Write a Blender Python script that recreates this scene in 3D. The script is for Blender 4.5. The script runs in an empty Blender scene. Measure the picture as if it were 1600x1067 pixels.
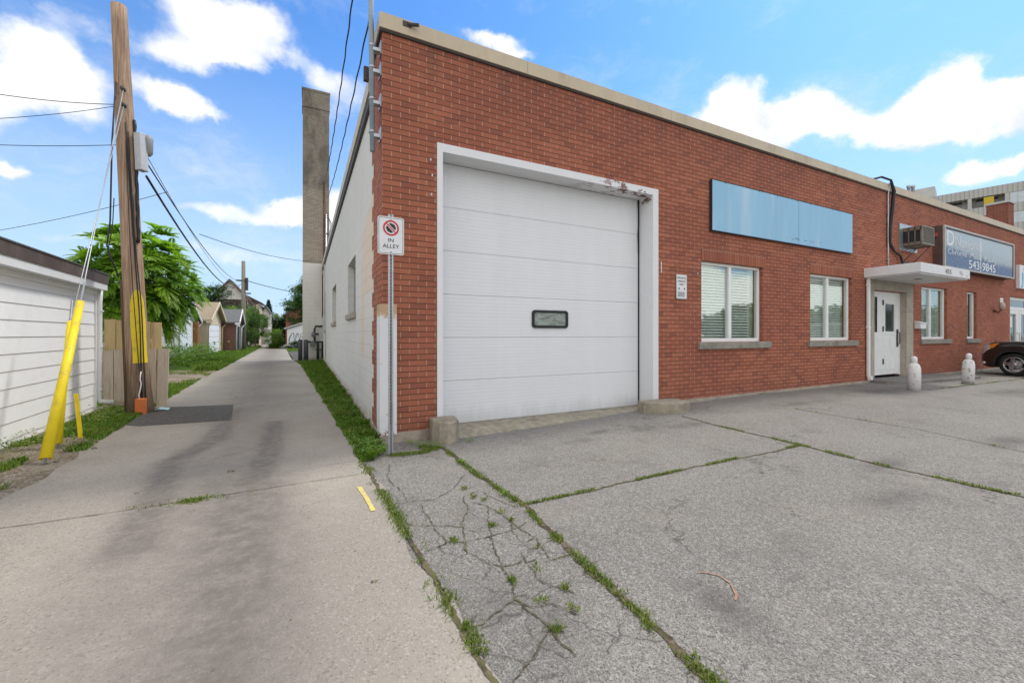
import bpy, math, random
import numpy as np
from mathutils import Vector, Matrix, Euler
R=math.radians
# ---------------------------------------------------------------- frame: x runs along the brick front, y runs up the alley
# ---------------------------------------------------------------- camera
sc=bpy.context.scene
CAM=Vector((-0.856,-5.26,1.35)); YAW=-26.71
cd=bpy.data.cameras.new('camera'); cam=bpy.data.objects.new('camera',cd); sc.collection.objects.link(cam)
cam.location=CAM; cam.rotation_euler=(R(90),0,R(YAW)); cd.sensor_width=36; cd.lens=36*644/1600
cd.shift_y=-11.5/1600; cd.clip_start=.05; cd.clip_end=3000
sc.camera=cam
sc.view_settings.view_transform='Standard'; sc.view_settings.look='None'; sc.view_settings.gamma=1
sc.view_settings.use_curve_mapping=False; sc.view_settings.exposure=0.0
sc.cycles.max_bounces=6; sc.cycles.transparent_max_bounces=12
# ---------------------------------------------------------------- node helper
class NT:
    def __init__(s,tree): s.t=tree; s.t.nodes.clear()
    def n(s,typ,props=None,**ins):
        nd=s.t.nodes.new(typ)
        for k,v in (props or {}).items(): setattr(nd,k,v)
        for k,v in ins.items():
            key=int(k[1:]) if k[0]=='i' and k[1:].isdigit() else k.replace('_',' ')
            s.put(nd.inputs[key],v)
        return nd
    def put(s,sock,v):
        if isinstance(v,bpy.types.NodeSocket): s.t.links.new(v,sock)
        elif isinstance(v,bpy.types.Node): s.t.links.new(v.outputs[0],sock)
        else:
            if isinstance(v,(tuple,list)) and len(v)==3 and sock.type=='RGBA': v=(*v,1)
            sock.default_value=v
    def m(s,op,a,b=0,c=0,clamp=False):
        nd=s.t.nodes.new('ShaderNodeMath'); nd.operation=op; nd.use_clamp=clamp
        for i,v in enumerate((a,b,c)): s.put(nd.inputs[i],v)
        return nd.outputs[0]
    def mix(s,f,a,b,mode='MIX'):
        nd=s.t.nodes.new('ShaderNodeMix'); nd.data_type='RGBA'; nd.blend_type=mode; nd.clamp_factor=True
        s.put(nd.inputs[0],f); s.put(nd.inputs[6],a); s.put(nd.inputs[7],b); return nd.outputs[2]
    def ss(s,x,lo,hi,a=0.,b=1.):
        nd=s.t.nodes.new('ShaderNodeMapRange'); nd.interpolation_type='SMOOTHSTEP'
        for i,v in enumerate((x,lo,hi,a,b)): s.put(nd.inputs[i],v)
        return nd.outputs[0]
    def noise(s,vec,scale,detail=4,rough=.55,dist=0.):
        nd=s.n('ShaderNodeTexNoise',Scale=scale,Detail=detail,Roughness=rough,Distortion=dist)
        if vec is not None: s.put(nd.inputs['Vector'],vec)
        return nd.outputs[0]
    def co(s,which='Object'): return s.n('ShaderNodeTexCoord').outputs[which]
    def scale(s,v,xyz): return s.n('ShaderNodeMapping',i0=v,i3=xyz).outputs[0]
    def bump(s,h,st,d=.01): return s.n('ShaderNodeBump',Strength=st,Distance=d,Height=h).outputs[0]
    def attr(s,name): return s.n('ShaderNodeAttribute',{'attribute_name':name}).outputs['Fac']
    def out(s,base,rough=.7,metal=0.,normal=None,spec=.3,**kw):
        b=s.n('ShaderNodeBsdfPrincipled',Base_Color=base,Roughness=rough,Metallic=metal)
        b.inputs['Specular IOR Level'].default_value=spec
        if normal is not None: s.put(b.inputs['Normal'],normal)
        for k,v in kw.items(): s.put(b.inputs[k.replace('_',' ')],v)
        o=s.n('ShaderNodeOutputMaterial',i0=b.outputs[0]); return b
# ---------------------------------------------------------------- sky: Nishita daylight with scattered cumulus
SUN=Vector((.56,.10,.82)).normalized()
w=bpy.data.worlds.new('World'); sc.world=w; w.use_nodes=True
N=NT(w.node_tree)
sky=N.n('ShaderNodeTexSky',{'sky_type':'NISHITA','sun_disc':False,'sun_elevation':math.asin(SUN.z),'sun_rotation':math.atan2(SUN.x,SUN.y),'air_density':1.0,'dust_density':0.6,'ozone_density':2.0})
d=N.n('ShaderNodeVectorMath',{'operation':'NORMALIZE'},i0=N.co('Generated')).outputs[0]
sep=N.n('ShaderNodeSeparateXYZ',i0=d)
warp=N.n('ShaderNodeTexNoise',Vector=d,Scale=8.,Detail=6.,Roughness=.62).outputs[1]
w0=N.n('ShaderNodeVectorMath',{'operation':'SUBTRACT'},i0=warp,i1=(.5,.5,.5)).outputs[0]
w1=N.n('ShaderNodeVectorMath',{'operation':'SCALE'},i0=w0,Scale=.10).outputs[0]
dw=N.n('ShaderNodeVectorMath',{'operation':'ADD'},i0=d,i1=w1).outputs[0]
def pdir(px,py):
    a=(px-800)/644; b=(522-py)/644; c,s_=.8933,.4494
    v=Vector((a*c+s_, -a*s_+c, b)); return v.normalized()
clouds=[(70,110,60,45,1.),(20,150,45,40,.8),(30,60,60,30,.6),(130,150,45,35,.7),(120,40,60,24,.5),(330,45,62,36,1.),(405,40,55,34,.95),(270,80,55,26,.85),(360,88,50,18,.7),(240,150,50,22,.8),(300,165,42,24,.95),(350,185,28,10,.5),(445,95,30,14,.5),
 (12,252,36,15,1.),(440,330,44,18,1.),(490,340,50,18,.9),(380,345,40,11,.8),(325,325,34,10,.6),(530,320,30,24,.8),(545,135,36,30,.55),(505,120,30,26,.45),(520,180,40,20,.4),(768,62,36,15,1.),(798,84,26,10,.8),
 (1150,160,34,34,1.1),(1120,195,50,26,1.),(1195,195,60,34,1.),(1245,165,40,30,1.1),(1290,190,46,30,1.),(1190,222,90,20,.9),(1330,205,40,18,.8),(1505,115,42,34,1.15),(1470,150,50,36,1.05),(1530,165,52,36,1.),(1420,180,50,28,1.),(1400,205,60,18,.9),(1480,205,80,20,.9),(1580,135,40,18,.8),(1610,160,50,30,.8),
 (1490,262,34,18,1.),(1540,258,46,17,.95),(1590,245,30,14,.8),(1350,-150,260,60,.9),(700,-220,200,70,.8),(-150,150,120,70,1.),(-200,330,150,30,.8),(1800,200,120,60,1.),(370,396,90,14,.45),(560,400,60,12,.4),(1700,320,120,30,.6),(110,370,46,9,.45)]
mask=0.
for px,py,rx,ry,a in clouds:
    v=pdir(px,py); q=pdir(px+rx,py); r_=pdir(px,py-ry)
    ax=(q-v).length; ay=(r_-v).length
    t=v.cross(Vector((0,0,1))).normalized(); up=t.cross(v).normalized()
    e=N.n('ShaderNodeVectorMath',{'operation':'SUBTRACT'},i0=dw,i1=tuple(v)).outputs[0]
    dx=N.n('ShaderNodeVectorMath',{'operation':'DOT_PRODUCT'},i0=e,i1=tuple(t/ax)).outputs[1]
    dy=N.n('ShaderNodeVectorMath',{'operation':'DOT_PRODUCT'},i0=e,i1=tuple(up/ay)).outputs[1]
    dz=N.n('ShaderNodeVectorMath',{'operation':'DOT_PRODUCT'},i0=e,i1=tuple(v*1.2)).outputs[1]
    rr=N.m('ADD',N.m('ADD',N.m('MULTIPLY',dx,dx),N.m('MULTIPLY',dy,dy)),N.m('MULTIPLY',dz,dz))
    g_=N.m('MULTIPLY',N.m('POWER',2.718,N.m('MULTIPLY',N.m('POWER',rr,1.4),-.7)),a)
    mask=g_ if mask==0. else N.m('ADD',mask,g_)
fine=N.noise(N.scale(d,(1,1,1.5)),12.,8,.6)
wide=N.noise(N.scale(d,(1,1,2.2)),2.6,6,.6)
fwd=N.n('ShaderNodeVectorMath',{'operation':'DOT_PRODUCT'},i0=d,i1=(.4494,.8933,0)).outputs[1]
back=N.m('MAXIMUM',N.ss(fwd,.30,-.10),N.ss(sep.outputs[2],.66,.80))   # unseen bright cloud overhead and behind the street, added to whiten the light
m0=N.m('ADD',N.m('MINIMUM',mask,1.15),N.m('MULTIPLY',N.m('SUBTRACT',fine,.5),1.3))
m1=N.m('ADD',m0,N.m('ADD',N.m('MULTIPLY',N.ss(wide,.36,.50),N.m('MULTIPLY',back,1.1)),N.m('MULTIPLY',back,.15)))
wisp=N.m('MULTIPLY',N.ss(N.noise(N.scale(dw,(1,1,3.)),3.,7,.66),.44,.80),.5)
cm=N.m('MAXIMUM',N.ss(m1,.14,1.05),wisp)
low=N.ss(sep.outputs[2],.62,-.05)            # whitish air towards the horizon
cm2=cm
shade=N.ss(N.m('ADD',N.noise(d,9.,6,.6),N.m('MULTIPLY',mask,.12)),.40,.62)
ccol=N.mix(shade,(7.9,8.5,9.4),(10.6,10.6,10.7))
ccol=N.mix(back,ccol,(13.9,13.7,13.5))
blue=N.mix(1.,sky.outputs[0],(.92,1.62,2.3),'MULTIPLY')
blue=N.mix(N.m('MULTIPLY',low,.95),blue,(6.0,7.8,9.6))
col=N.mix(cm2,blue,ccol)
bg=N.n('ShaderNodeBackground',Color=col,Strength=.105)
N.n('ShaderNodeOutputWorld',i0=bg.outputs[0])
sd=bpy.data.lights.new('sun','SUN'); sd.energy=2.4; sd.angle=R(8); sd.color=(1,.95,.87)
so=bpy.data.objects.new('sun',sd); sc.collection.objects.link(so); so.rotation_euler=SUN.to_track_quat('Z','Y').to_euler()
# ---------------------------------------------------------------- mesh helpers
rnd=random.Random(5)
class MB:
    def __init__(s): s.v=[];s.f=[];s.uv=None;s.sm=[];s.mi=[]
    def face(s,pts,smooth=False,mi=0):
        i=len(s.v); s.v+= [tuple(p) for p in pts]; s.f.append(tuple(range(i,i+len(pts)))); s.sm.append(smooth); s.mi.append(mi)
    def add(s,verts,faces,smooth=False,mi=0):
        i=len(s.v); s.v+=[tuple(p) for p in verts]
        for f in faces: s.f.append(tuple(i+k for k in f)); s.sm.append(smooth); s.mi.append(mi)
        return s
    def box(s,x0,x1,y0,y1,z0,z1,M=None,mi=0):
        vs=[Vector((x,y,z)) for z in (z0,z1) for y in (y0,y1) for x in (x0,x1)]
        if M is not None: vs=[M@v for v in vs]
        return s.add(vs,[(0,2,3,1),(4,5,7,6),(0,1,5,4),(2,6,7,3),(0,4,6,2),(1,3,7,5)],mi=mi)
    def tube(s,pts,r,n=8,caps=True,smooth=True,mi=0):
        pts=[Vector(p) for p in pts]; rs=r if isinstance(r,(list,tuple)) else [r]*len(pts)
        base=len(s.v); T0=(pts[1]-pts[0]).normalized(); ref=Vector((0,0,1)) if abs(T0.z)<.9 else Vector((1,0,0))
        X=T0.cross(ref).normalized()
        for i,p in enumerate(pts):
            a=pts[max(i-1,0)]; b=pts[min(i+1,len(pts)-1)]; T=(b-a).normalized()
            X=(X-T*X.dot(T)).normalized(); Y=T.cross(X)
            for k in range(n):
                an=2*math.pi*k/n; s.v.append(tuple(p+(X*math.cos(an)+Y*math.sin(an))*rs[i]))
        for i in range(len(pts)-1):
            for k in range(n):
                s.f.append((base+i*n+k,base+i*n+(k+1)%n,base+(i+1)*n+(k+1)%n,base+(i+1)*n+k)); s.sm.append(smooth); s.mi.append(mi)
        if caps:
            s.f.append(tuple(base+k for k in range(n))[::-1]); s.sm.append(False); s.mi.append(mi)
            s.f.append(tuple(base+(len(pts)-1)*n+k for k in range(n))); s.sm.append(False); s.mi.append(mi)
        return s
    def lathe(s,prof,n=24,c=(0,0,0),M=None,smooth=True,mi=0,cap=True):
        vs=[];fs=[]
        for r,z in prof:
            for k in range(n):
                a=2*math.pi*k/n; v=Vector((c[0]+r*math.cos(a),c[1]+r*math.sin(a),c[2]+z)); vs.append(M@v if M is not None else v)
        for i in range(len(prof)-1):
            for k in range(n): fs.append((i*n+k,i*n+(k+1)%n,(i+1)*n+(k+1)%n,(i+1)*n+k))
        if cap: fs.append(tuple(range(n))[::-1]); fs.append(tuple((len(prof)-1)*n+k for k in range(n)))
        return s.add(vs,fs,smooth,mi)
    def prism(s,poly,z0,z1,M=None,mi=0):
        n=len(poly); vs=[Vector((x,y,z)) for z in (z0,z1) for x,y in poly]
        if M is not None: vs=[M@v for v in vs]
        return s.add(vs,[tuple(range(n))[::-1],tuple(range(n,2*n))]+[(i,(i+1)%n,n+(i+1)%n,n+i) for i in range(n)],mi=mi)
    def build(s,name,mat=None,parent=None,label=None,bevel=0,loc=None,rotz=0):
        me=bpy.data.meshes.new(name); me.from_pydata(s.v,[],s.f)
        me.polygons.foreach_set('use_smooth',s.sm); me.polygons.foreach_set('material_index',s.mi)
        for mm in (mat if isinstance(mat,(list,tuple)) else [mat]):
            if mm: me.materials.append(mm)
        uvl=me.uv_layers.new(name='uv').data; co=[v.co for v in me.vertices]; buf=[0.]*(2*len(me.loops))
        for p in me.polygons:
            nx,ny,nz=map(abs,p.normal)
            for li in p.loop_indices:
                c=co[me.loops[li].vertex_index]
                if nz>nx and nz>ny: a,b=c.x,c.y
                elif nx>ny: a,b=c.y,c.z
                else: a,b=c.x,c.z
                buf[2*li]=a; buf[2*li+1]=b
        uvl.foreach_set('uv',buf); me.update()
        o=bpy.data.objects.new(name,me); sc.collection.objects.link(o)
        if parent: o.parent=parent
        if label: o['label']=label
        if loc: o.location=loc
        if rotz: o.rotation_euler=(0,0,rotz)
        if bevel:
            b=o.modifiers.new('bevel','BEVEL'); b.width=bevel; b.segments=2; b.limit_method='ANGLE'
        return o
def npmesh(name,V,k,mat,parent=None,rn=None):   # V: (faces*k,3) array of separate k-gons; rn: per face value
    V=np.asarray(V,dtype=np.float32); nf=len(V)//k
    me=bpy.data.meshes.new(name); me.vertices.add(len(V)); me.vertices.foreach_set('co',V.ravel())
    me.loops.add(len(V)); me.loops.foreach_set('vertex_index',np.arange(len(V),dtype=np.int32))
    me.polygons.add(nf); me.polygons.foreach_set('loop_start',np.arange(0,len(V),k,dtype=np.int32))
    me.update(calc_edges=True)
    if rn is not None:
        at=me.attributes.new('rnd','FLOAT','POINT'); at.data.foreach_set('value',np.repeat(np.asarray(rn,dtype=np.float32),k))
    me.materials.append(mat); o=bpy.data.objects.new(name,me); sc.collection.objects.link(o)
    if parent: o.parent=parent
    return o
def tag(o,label=None,cat=None,group=None,kind=None):
    if label: o['label']=label
    if cat: o['category']=cat
    if group: o['group']=group
    if kind: o['kind']=kind
    return o
def empty(name,loc=(0,0,0),rz=0,label=None,cat=None,group=None):
    o=bpy.data.objects.new(name,None); sc.collection.objects.link(o); o.location=loc; o.rotation_euler=(0,0,rz); o.empty_display_size=.2
    return tag(o,label,cat,group)
def copy_tree(o,parent=None):
    c=o.copy(); sc.collection.objects.link(c); c.parent=parent
    for ch in list(o.children): copy_tree(ch,c)
    return c
def text(s,size,mat,parent,loc,name='lettering',sx=1.,rotz=0,align='CENTER',ext=.002):
    cu=bpy.data.curves.new('txt','FONT'); cu.body=s; cu.size=size; cu.align_x=align; cu.align_y='CENTER'; cu.extrude=ext
    t=bpy.data.objects.new('txt',cu); sc.collection.objects.link(t); bpy.context.view_layer.update()
    me=bpy.data.meshes.new_from_object(t.evaluated_get(bpy.context.evaluated_depsgraph_get())); bpy.data.objects.remove(t)
    me.materials.clear(); me.materials.append(mat)
    o=bpy.data.objects.new(name,me); sc.collection.objects.link(o); o.parent=parent; o.location=loc
    o.rotation_euler=(R(90),0,rotz); o.scale=(sx,1,1); return o
# ---------------------------------------------------------------- materials
def newmat(name):
    m=bpy.data.materials.new(name); m.use_nodes=True; return m,NT(m.node_tree)
def P(name,c,rough=.6,metal=0.,var=.12,sc_=6.,bump=.15,dirt=None,dscale=2.,spec=.35,stretch=(1,1,1),damt=.5):
    m,n=newmat(name); co=n.scale(n.co(),stretch)
    a=n.noise(co,sc_,5); b=n.noise(co,sc_*9,3)
    f=n.m('ADD',n.m('MULTIPLY',a,.7),n.m('MULTIPLY',b,.3))
    base=n.mix(n.ss(f,.3,.7),tuple(x*(1-var) for x in c),tuple(min(1,x*(1+var)) for x in c))
    if dirt: base=n.mix(n.m('MULTIPLY',n.ss(n.noise(co,dscale,6,.65),.5,.7),damt),base,dirt)
    n.out(base,rough,metal,n.bump(b,bump,.004),spec); return m
def brick(name,bw=.222,rh=.0726,swap=False,dark=1.,tint=(1,1,1),stain_tone=True):
    m,n=newmat(name); uv=n.co('UV'); s=n.n('ShaderNodeSeparateXYZ',i0=uv); U_,V_=s.outputs[0],s.outputs[1]
    if swap: U_,V_=V_,U_
    wob=n.noise(n.co(),3.,2); V2=n.m('ADD',V_,n.m('MULTIPLY',n.m('SUBTRACT',wob,.5),.006))
    rv=n.m('DIVIDE',V2,rh); row=n.m('FLOOR',rv); fv=n.m('FRACT',rv)
    uu=n.m('ADD',n.m('DIVIDE',U_,bw),n.m('MULTIPLY',n.m('MODULO',n.m('ABSOLUTE',row),2.),.5)) if not swap else n.m('DIVIDE',U_,bw)
    colu=n.m('FLOOR',uu); fu=n.m('FRACT',uu)
    mh=n.m('SUBTRACT',1.,n.ss(n.m('MINIMUM',fv,n.m('SUBTRACT',1.,fv)),.045,.085))
    mv=n.m('SUBTRACT',1.,n.ss(n.m('MINIMUM',fu,n.m('SUBTRACT',1.,fu)),.017,.034))
    idv=n.n('ShaderNodeCombineXYZ',i0=colu,i1=row,i2=3.).outputs[0]
    wn=n.n('ShaderNodeTexWhiteNoise',{'noise_dimensions':'3D'},Vector=idv); r1=wn.outputs[0]
    t=tint
    c=n.mix(r1,(.32*t[0],.108*t[1],.062*t[2]),(.45*t[0],.163*t[1],.095*t[2]))
    c=n.mix(n.ss(n.n('ShaderNodeSeparateColor',i0=wn.outputs[1]).outputs[1],.82,.95),c,(.27,.098,.066))
    big=n.noise(n.co(),.55,5,.6); c=n.mix(n.m('MULTIPLY',n.ss(big,.38,.66),.62),c,(.27*t[0],.09*t[1],.062*t[2]))
    st=n.noise(n.scale(n.co(),(1,1,.35)),2.2,6,.7)
    c=n.mix(n.m('MULTIPLY',n.ss(st,.54,.74),.5),c,(.17,.08,.058))
    fi=n.noise(n.scale(uv,(60,9,9)),4.,4,.6); c=n.mix(n.m('MULTIPLY',fi,.25),c,(.26,.085,.05),'MIX')
    pale=n.ss(n.noise(n.co(),1.4,6,.7),.62,.8); c=n.mix(n.m('MULTIPLY',pale,.5),c,(.44,.32,.27))
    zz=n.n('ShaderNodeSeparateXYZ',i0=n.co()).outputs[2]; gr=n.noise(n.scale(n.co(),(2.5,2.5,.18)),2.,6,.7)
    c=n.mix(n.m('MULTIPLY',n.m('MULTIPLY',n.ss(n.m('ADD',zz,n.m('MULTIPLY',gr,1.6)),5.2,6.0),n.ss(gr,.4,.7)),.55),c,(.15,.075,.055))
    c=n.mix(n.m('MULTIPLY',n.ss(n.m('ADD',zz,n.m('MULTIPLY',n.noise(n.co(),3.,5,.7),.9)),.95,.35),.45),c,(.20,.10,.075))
    c=n.mix(mv,c,n.mix(n.noise(n.co(),11.,3),(.36,.18,.12),(.55,.37,.26)))
    lite=n.ss(n.noise(n.scale(n.co(),(.9,.9,9)),2.,3),.60,.74)
    c=n.mix(mh,c,n.mix(lite,(.135,.062,.042),(.38,.22,.15)))  # raked bed joints: their shadow is put into the dark colour, pale in places
    h=n.m('SUBTRACT',n.m('ADD',1.,n.m('MULTIPLY',fi,.25)),n.m('MAXIMUM',mh,n.m('MULTIPLY',mv,.5)))
    h=n.m('ADD',h,n.m('MULTIPLY',r1,.35))
    n.out(c,.82,0,n.bump(h,.75,.012),.2); return m
M={}
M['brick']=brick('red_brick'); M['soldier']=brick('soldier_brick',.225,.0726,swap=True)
M['brick_far']=brick('chimney_brick',tint=(.75,.72,.8))
m,n=newmat('buff_brick_courses'); co=n.co(); uv=n.co('UV')
bt=n.n('ShaderNodeTexBrick',{'offset':.5},Vector=uv,Color1=(.40,.34,.265,1),Color2=(.30,.255,.20,1),Mortar=(.20,.175,.145,1),Scale=1.,Brick_Width=.22,Row_Height=.073); bt.inputs['Mortar Size'].default_value=.009
z=n.n('ShaderNodeSeparateXYZ',i0=co).outputs[2]; nn=n.noise(n.scale(co,(1,1,.5)),1.6,7,.75)
band=n.m('MULTIPLY',n.ss(n.m('ADD',z,n.m('MULTIPLY',nn,2.5)),9.3,10.6),n.m('ADD',.3,n.m('MULTIPLY',n.ss(nn,.42,.62),.6)))
c=n.mix(band,bt.outputs[0],(.13,.115,.095)); n.out(c,.88,0,n.bump(bt.outputs[1],-.4,.01)); M['brick_stack']=m
M['brick_buff']=P('buff_chimney_brick',(.36,.31,.245),.85,0,.2,5.,.5,(.12,.105,.085),.8,damt=.8)
# painted block side wall
m,n=newmat('painted_block'); M['block']=m
uv=n.co('UV'); s=n.n('ShaderNodeSeparateXYZ',i0=uv); rv=n.m('DIVIDE',s.outputs[1],.2); fv=n.m('FRACT',rv)
uu=n.m('ADD',n.m('DIVIDE',s.outputs[0],.4),n.m('MULTIPLY',n.m('MODULO',n.m('FLOOR',rv),2.),.5)); fu=n.m('FRACT',uu)
j=n.m('MAXIMUM',n.m('SUBTRACT',1.,n.ss(n.m('MINIMUM',fv,n.m('SUBTRACT',1.,fv)),.02,.05)),n.m('SUBTRACT',1.,n.ss(n.m('MINIMUM',fu,n.m('SUBTRACT',1.,fu)),.01,.025)))
c=n.mix(n.noise(n.co(),1.2,6,.65),(.60,.58,.53),(.70,.685,.64))
so3=n.n('ShaderNodeSeparateXYZ',i0=n.co()); sy=so3.outputs[1]; sz=so3.outputs[2]
pe=n.m('MULTIPLY',n.m('MULTIPLY',n.ss(n.m('ADD',sy,n.m('MULTIPLY',n.noise(n.co(),2.5,3),.7)),2.55,2.35),n.ss(sz,.95,1.1)),n.m('SUBTRACT',1.,n.ss(n.m('ADD',sz,n.m('MULTIPLY',sy,.35)),3.55,3.75)))
blank=n.m('MULTIPLY',n.ss(sy,1.75,1.7),n.ss(sz,2.0,1.95))
c=n.mix(n.m('MULTIPLY',n.m('MULTIPLY',pe,n.m('SUBTRACT',1.,n.m('MULTIPLY',blank,.95))),.85),c,(.68,.56,.43))
c=n.mix(n.m('MULTIPLY',n.m('MULTIPLY',n.ss(n.noise(n.scale(n.co(),(3,3,.5)),1.6,6,.7),.55,.75),.45),1.),c,(.33,.31,.27))
c=n.mix(n.m('MULTIPLY',n.ss(n.m('ADD',sz,n.m('MULTIPLY',n.noise(n.co(),5.,4),.3)),.42,.15),.75),c,(.36,.30,.24))
c=n.mix(n.m('MULTIPLY',j,.22),c,(.3,.29,.26))
n.out(c,.8,0,n.bump(n.m('SUBTRACT',n.noise(n.co(),40.,4),j),.35,.006),.2)
M['found']=P('foundation_concrete',(.36,.31,.25),.9,0,.22,4,.5,(.16,.14,.11),3.)
M['cast']=P('cast_concrete',(.30,.265,.205),.92,0,.28,9,.9,(.12,.12,.08),4.)
M['stone']=P('entry_stone',(.40,.365,.30),.8,0,.14,2.5,.3,(.22,.2,.16),3.)
M['sill']=P('concrete_sill',(.26,.245,.21),.9,0,.2,9,.5,(.12,.12,.1),5.)
M['fascia']=P('beige_metal',(.53,.45,.32),.5,0,.08,1.5,.05,(.32,.25,.17),1.6,stretch=(1,1,.25))
M['drip']=P('dark_drip_metal',(.07,.06,.055),.6)
M['wpaint']=P('white_paint',(.72,.73,.74),.45,0,.05,3,.08,(.48,.47,.44),3.,damt=.35)
M['wpeel']=P('peeling_white_paint',(.70,.70,.70),.5,0,.05,4,.1,(.17,.08,.05),3.2,damt=.0)
M['vinyl']=P('vinyl_frame',(.80,.81,.80),.35,0,.03,4,.02,(.6,.6,.57),5.,damt=.3)
M['black']=P('black_rubber',(.02,.02,.022),.55,0,.2,9,.1)
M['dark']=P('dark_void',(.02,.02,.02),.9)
M['blueP']=P('blue_sheet_metal',(.25,.49,.68),.38,0,.06,1.2,.05,(.42,.60,.73),1.6,stretch=(1,1,.15),damt=.75)
M['galv']=P('galvanised_steel',(.42,.44,.46),.38,.75,.15,14,.1,(.3,.3,.31),7.)
M['steelpaint']=P('grey_blue_pipe',(.30,.36,.41),.45,.2,.1,5,.05,(.2,.22,.23),3.)
M['greybox']=P('grey_enclosure',(.47,.48,.48),.45,0,.08,4,.05,(.3,.29,.26),5.)
M['wire']=P('black_cable',(.025,.025,.028),.5)
M['gwire']=P('steel_guy_wire',(.40,.42,.44),.4,.6)
M['rust']=P('rust',(.13,.05,.025),.85,0,.3,12,.4)
M['yellow']=P('yellow_plastic',(.84,.65,.02),.45,0,.08,6,.06,(.42,.33,.10),7.,damt=.6)
M['orange']=P('orange_box',(.62,.17,.05),.5,0,.12,9,.05)
M['shingle']=P('grey_shingle',(.11,.11,.115),.95,0,.35,30,.6)
M['brownfas']=P('brown_metal_fascia',(.085,.06,.052),.5,.0,.15,2,.1,(.17,.13,.11),2.,stretch=(1,1,.3))
M['tanfence']=P('tan_board',(.62,.46,.23),.75,0,.15,2.2,.2,(.25,.17,.08),3.,stretch=(4,4,.4))
M['greyfence']=P('weathered_board',(.60,.51,.41),.9,0,.2,3,.4,(.16,.12,.09),3.,stretch=(5,5,.35))
M['creamw']=P('cream_siding',(.62,.52,.36),.7,0,.06,2,.1)
M['whitew']=P('white_siding',(.84,.85,.86),.5,0,.03,2,.05,(.6,.6,.59),2.,damt=.25)
M['apt']=P('ribbed_concrete',(.50,.485,.45),.85,0,.1,1,.1)
M['letter_dark']=P('black_lettering',(.03,.03,.035),.5); M['letter_red']=P('red_ring',(.55,.03,.04),.5)
M['letter_w']=P('white_lettering',(.75,.77,.8),.5); M['letter_f']=P('faded_lettering',(.60,.64,.68),.6,0,.25,12)
M['letter_cyan']=P('cyan_lettering',(.03,.42,.62),.5,0,.3,3)
# shingled/wood etc
def wood(name,c1,c2,streak=True):
    m,n=newmat(name); co=n.co(); g=n.noise(n.scale(co,(14,14,.5)),3.,6,.65,.4); g2=n.noise(n.scale(co,(60,60,1.2)),3.,3)
    c=n.mix(n.ss(g,.3,.7),c1,c2); c=n.mix(n.m('MULTIPLY',n.ss(n.noise(n.scale(co,(9,9,.16)),2.,5,.7),.6,.66),.8),c,tuple(x*.3 for x in c1))
    z=n.n('ShaderNodeSeparateXYZ',i0=co).outputs[2]
    if streak: c=n.mix(n.m('MULTIPLY',n.ss(n.m('ADD',z,n.m('MULTIPLY',g,1.6)),2.3,.9),.75),c,(.075,.05,.036))
    n.out(c,.85,0,n.bump(n.m('ADD',g,g2),.7,.01),.2); return m
M['pole']=wood('pole_wood',(.27,.165,.105),(.50,.36,.25)); M['pole2']=wood('grey_pole_wood',(.17,.155,.125),(.27,.25,.2),False)
M['bark']=P('bark',(.09,.07,.052),.95,0,.3,14,.8)
# garage door: pale ribbed steel with vertical run marks
m,n=newmat('door_panel'); M['gdoor']=m
co=n.co(); z=n.n('ShaderNodeSeparateXYZ',i0=co).outputs[2]
rib=n.m('SINE',n.m('MULTIPLY',z,2*math.pi/.05)); gl=n.noise(n.scale(co,(.5,1,40)),4.,3)
c=n.mix(n.noise(n.scale(co,(1.4,1,.22)),2.4,7,.7),(.66,.685,.71),(.77,.78,.79))
c=n.mix(n.m('MULTIPLY',n.ss(n.noise(n.scale(co,(5,1,.25)),2.,6,.75),.62,.8),.3),c,(.40,.40,.40))
c=n.mix(n.m('MULTIPLY',n.ss(n.noise(co,3.,5,.7),.66,.78),.25),c,(.42,.40,.37))
c=n.mix(n.m('MULTIPLY',n.m('MULTIPLY',n.ss(rib,.88,1.),n.ss(gl,.45,.6)),.18),c,(.36,.37,.39)); c=n.mix(n.m('MULTIPLY',n.ss(n.m('ADD',z,n.m('MULTIPLY',n.noise(n.scale(co,(2,1,.5)),3.,6,.7),.5)),.62,.25),.4),c,(.36,.35,.33))
n.out(c,.42,0,n.bump(n.m('ADD',n.m('MULTIPLY',rib,.6),gl),.22,.003),.35)
# header trim with peeled patches
m,n=newmat('peeling_trim'); M['trim']=m
co=n.co(); x=n.n('ShaderNodeSeparateXYZ',i0=co)
c=n.mix(n.noise(co,4.,4),(.68,.69,.70),(.76,.76,.77))
pk=n.m('MULTIPLY',n.ss(n.noise(n.scale(co,(1,1.6,1.6)),3.2,5,.7),.53,.56),n.m('MULTIPLY',n.ss(x.outputs[0],2.6,4.1),n.ss(x.outputs[2],3.6,3.7)))
c=n.mix(pk,c,(.16,.075,.05)); n.out(c,.5,0,None,.3)
# corner guard
m,n=newmat('rusty_white_guard'); M['guard']=m
co=n.co(); z=n.n('ShaderNodeSeparateXYZ',i0=co).outputs[2]; nz=n.noise(co,16.,5,.7)
c=n.mix(n.noise(co,5.,4),(.63,.64,.64),(.72,.72,.71))
c=n.mix(n.m('MULTIPLY',n.m('MAXIMUM',n.ss(n.m('ADD',z,n.m('MULTIPLY',nz,.25)),1.66,1.74),n.ss(nz,.64,.68)),.8),c,(.42,.24,.08))
c=n.mix(n.ss(n.m('ADD',n.m('SUBTRACT',.62,z),nz),.98,1.04),c,(.12,.04,.03)); n.out(c,.6,0,n.bump(nz,.2,.003),.3)
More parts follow.
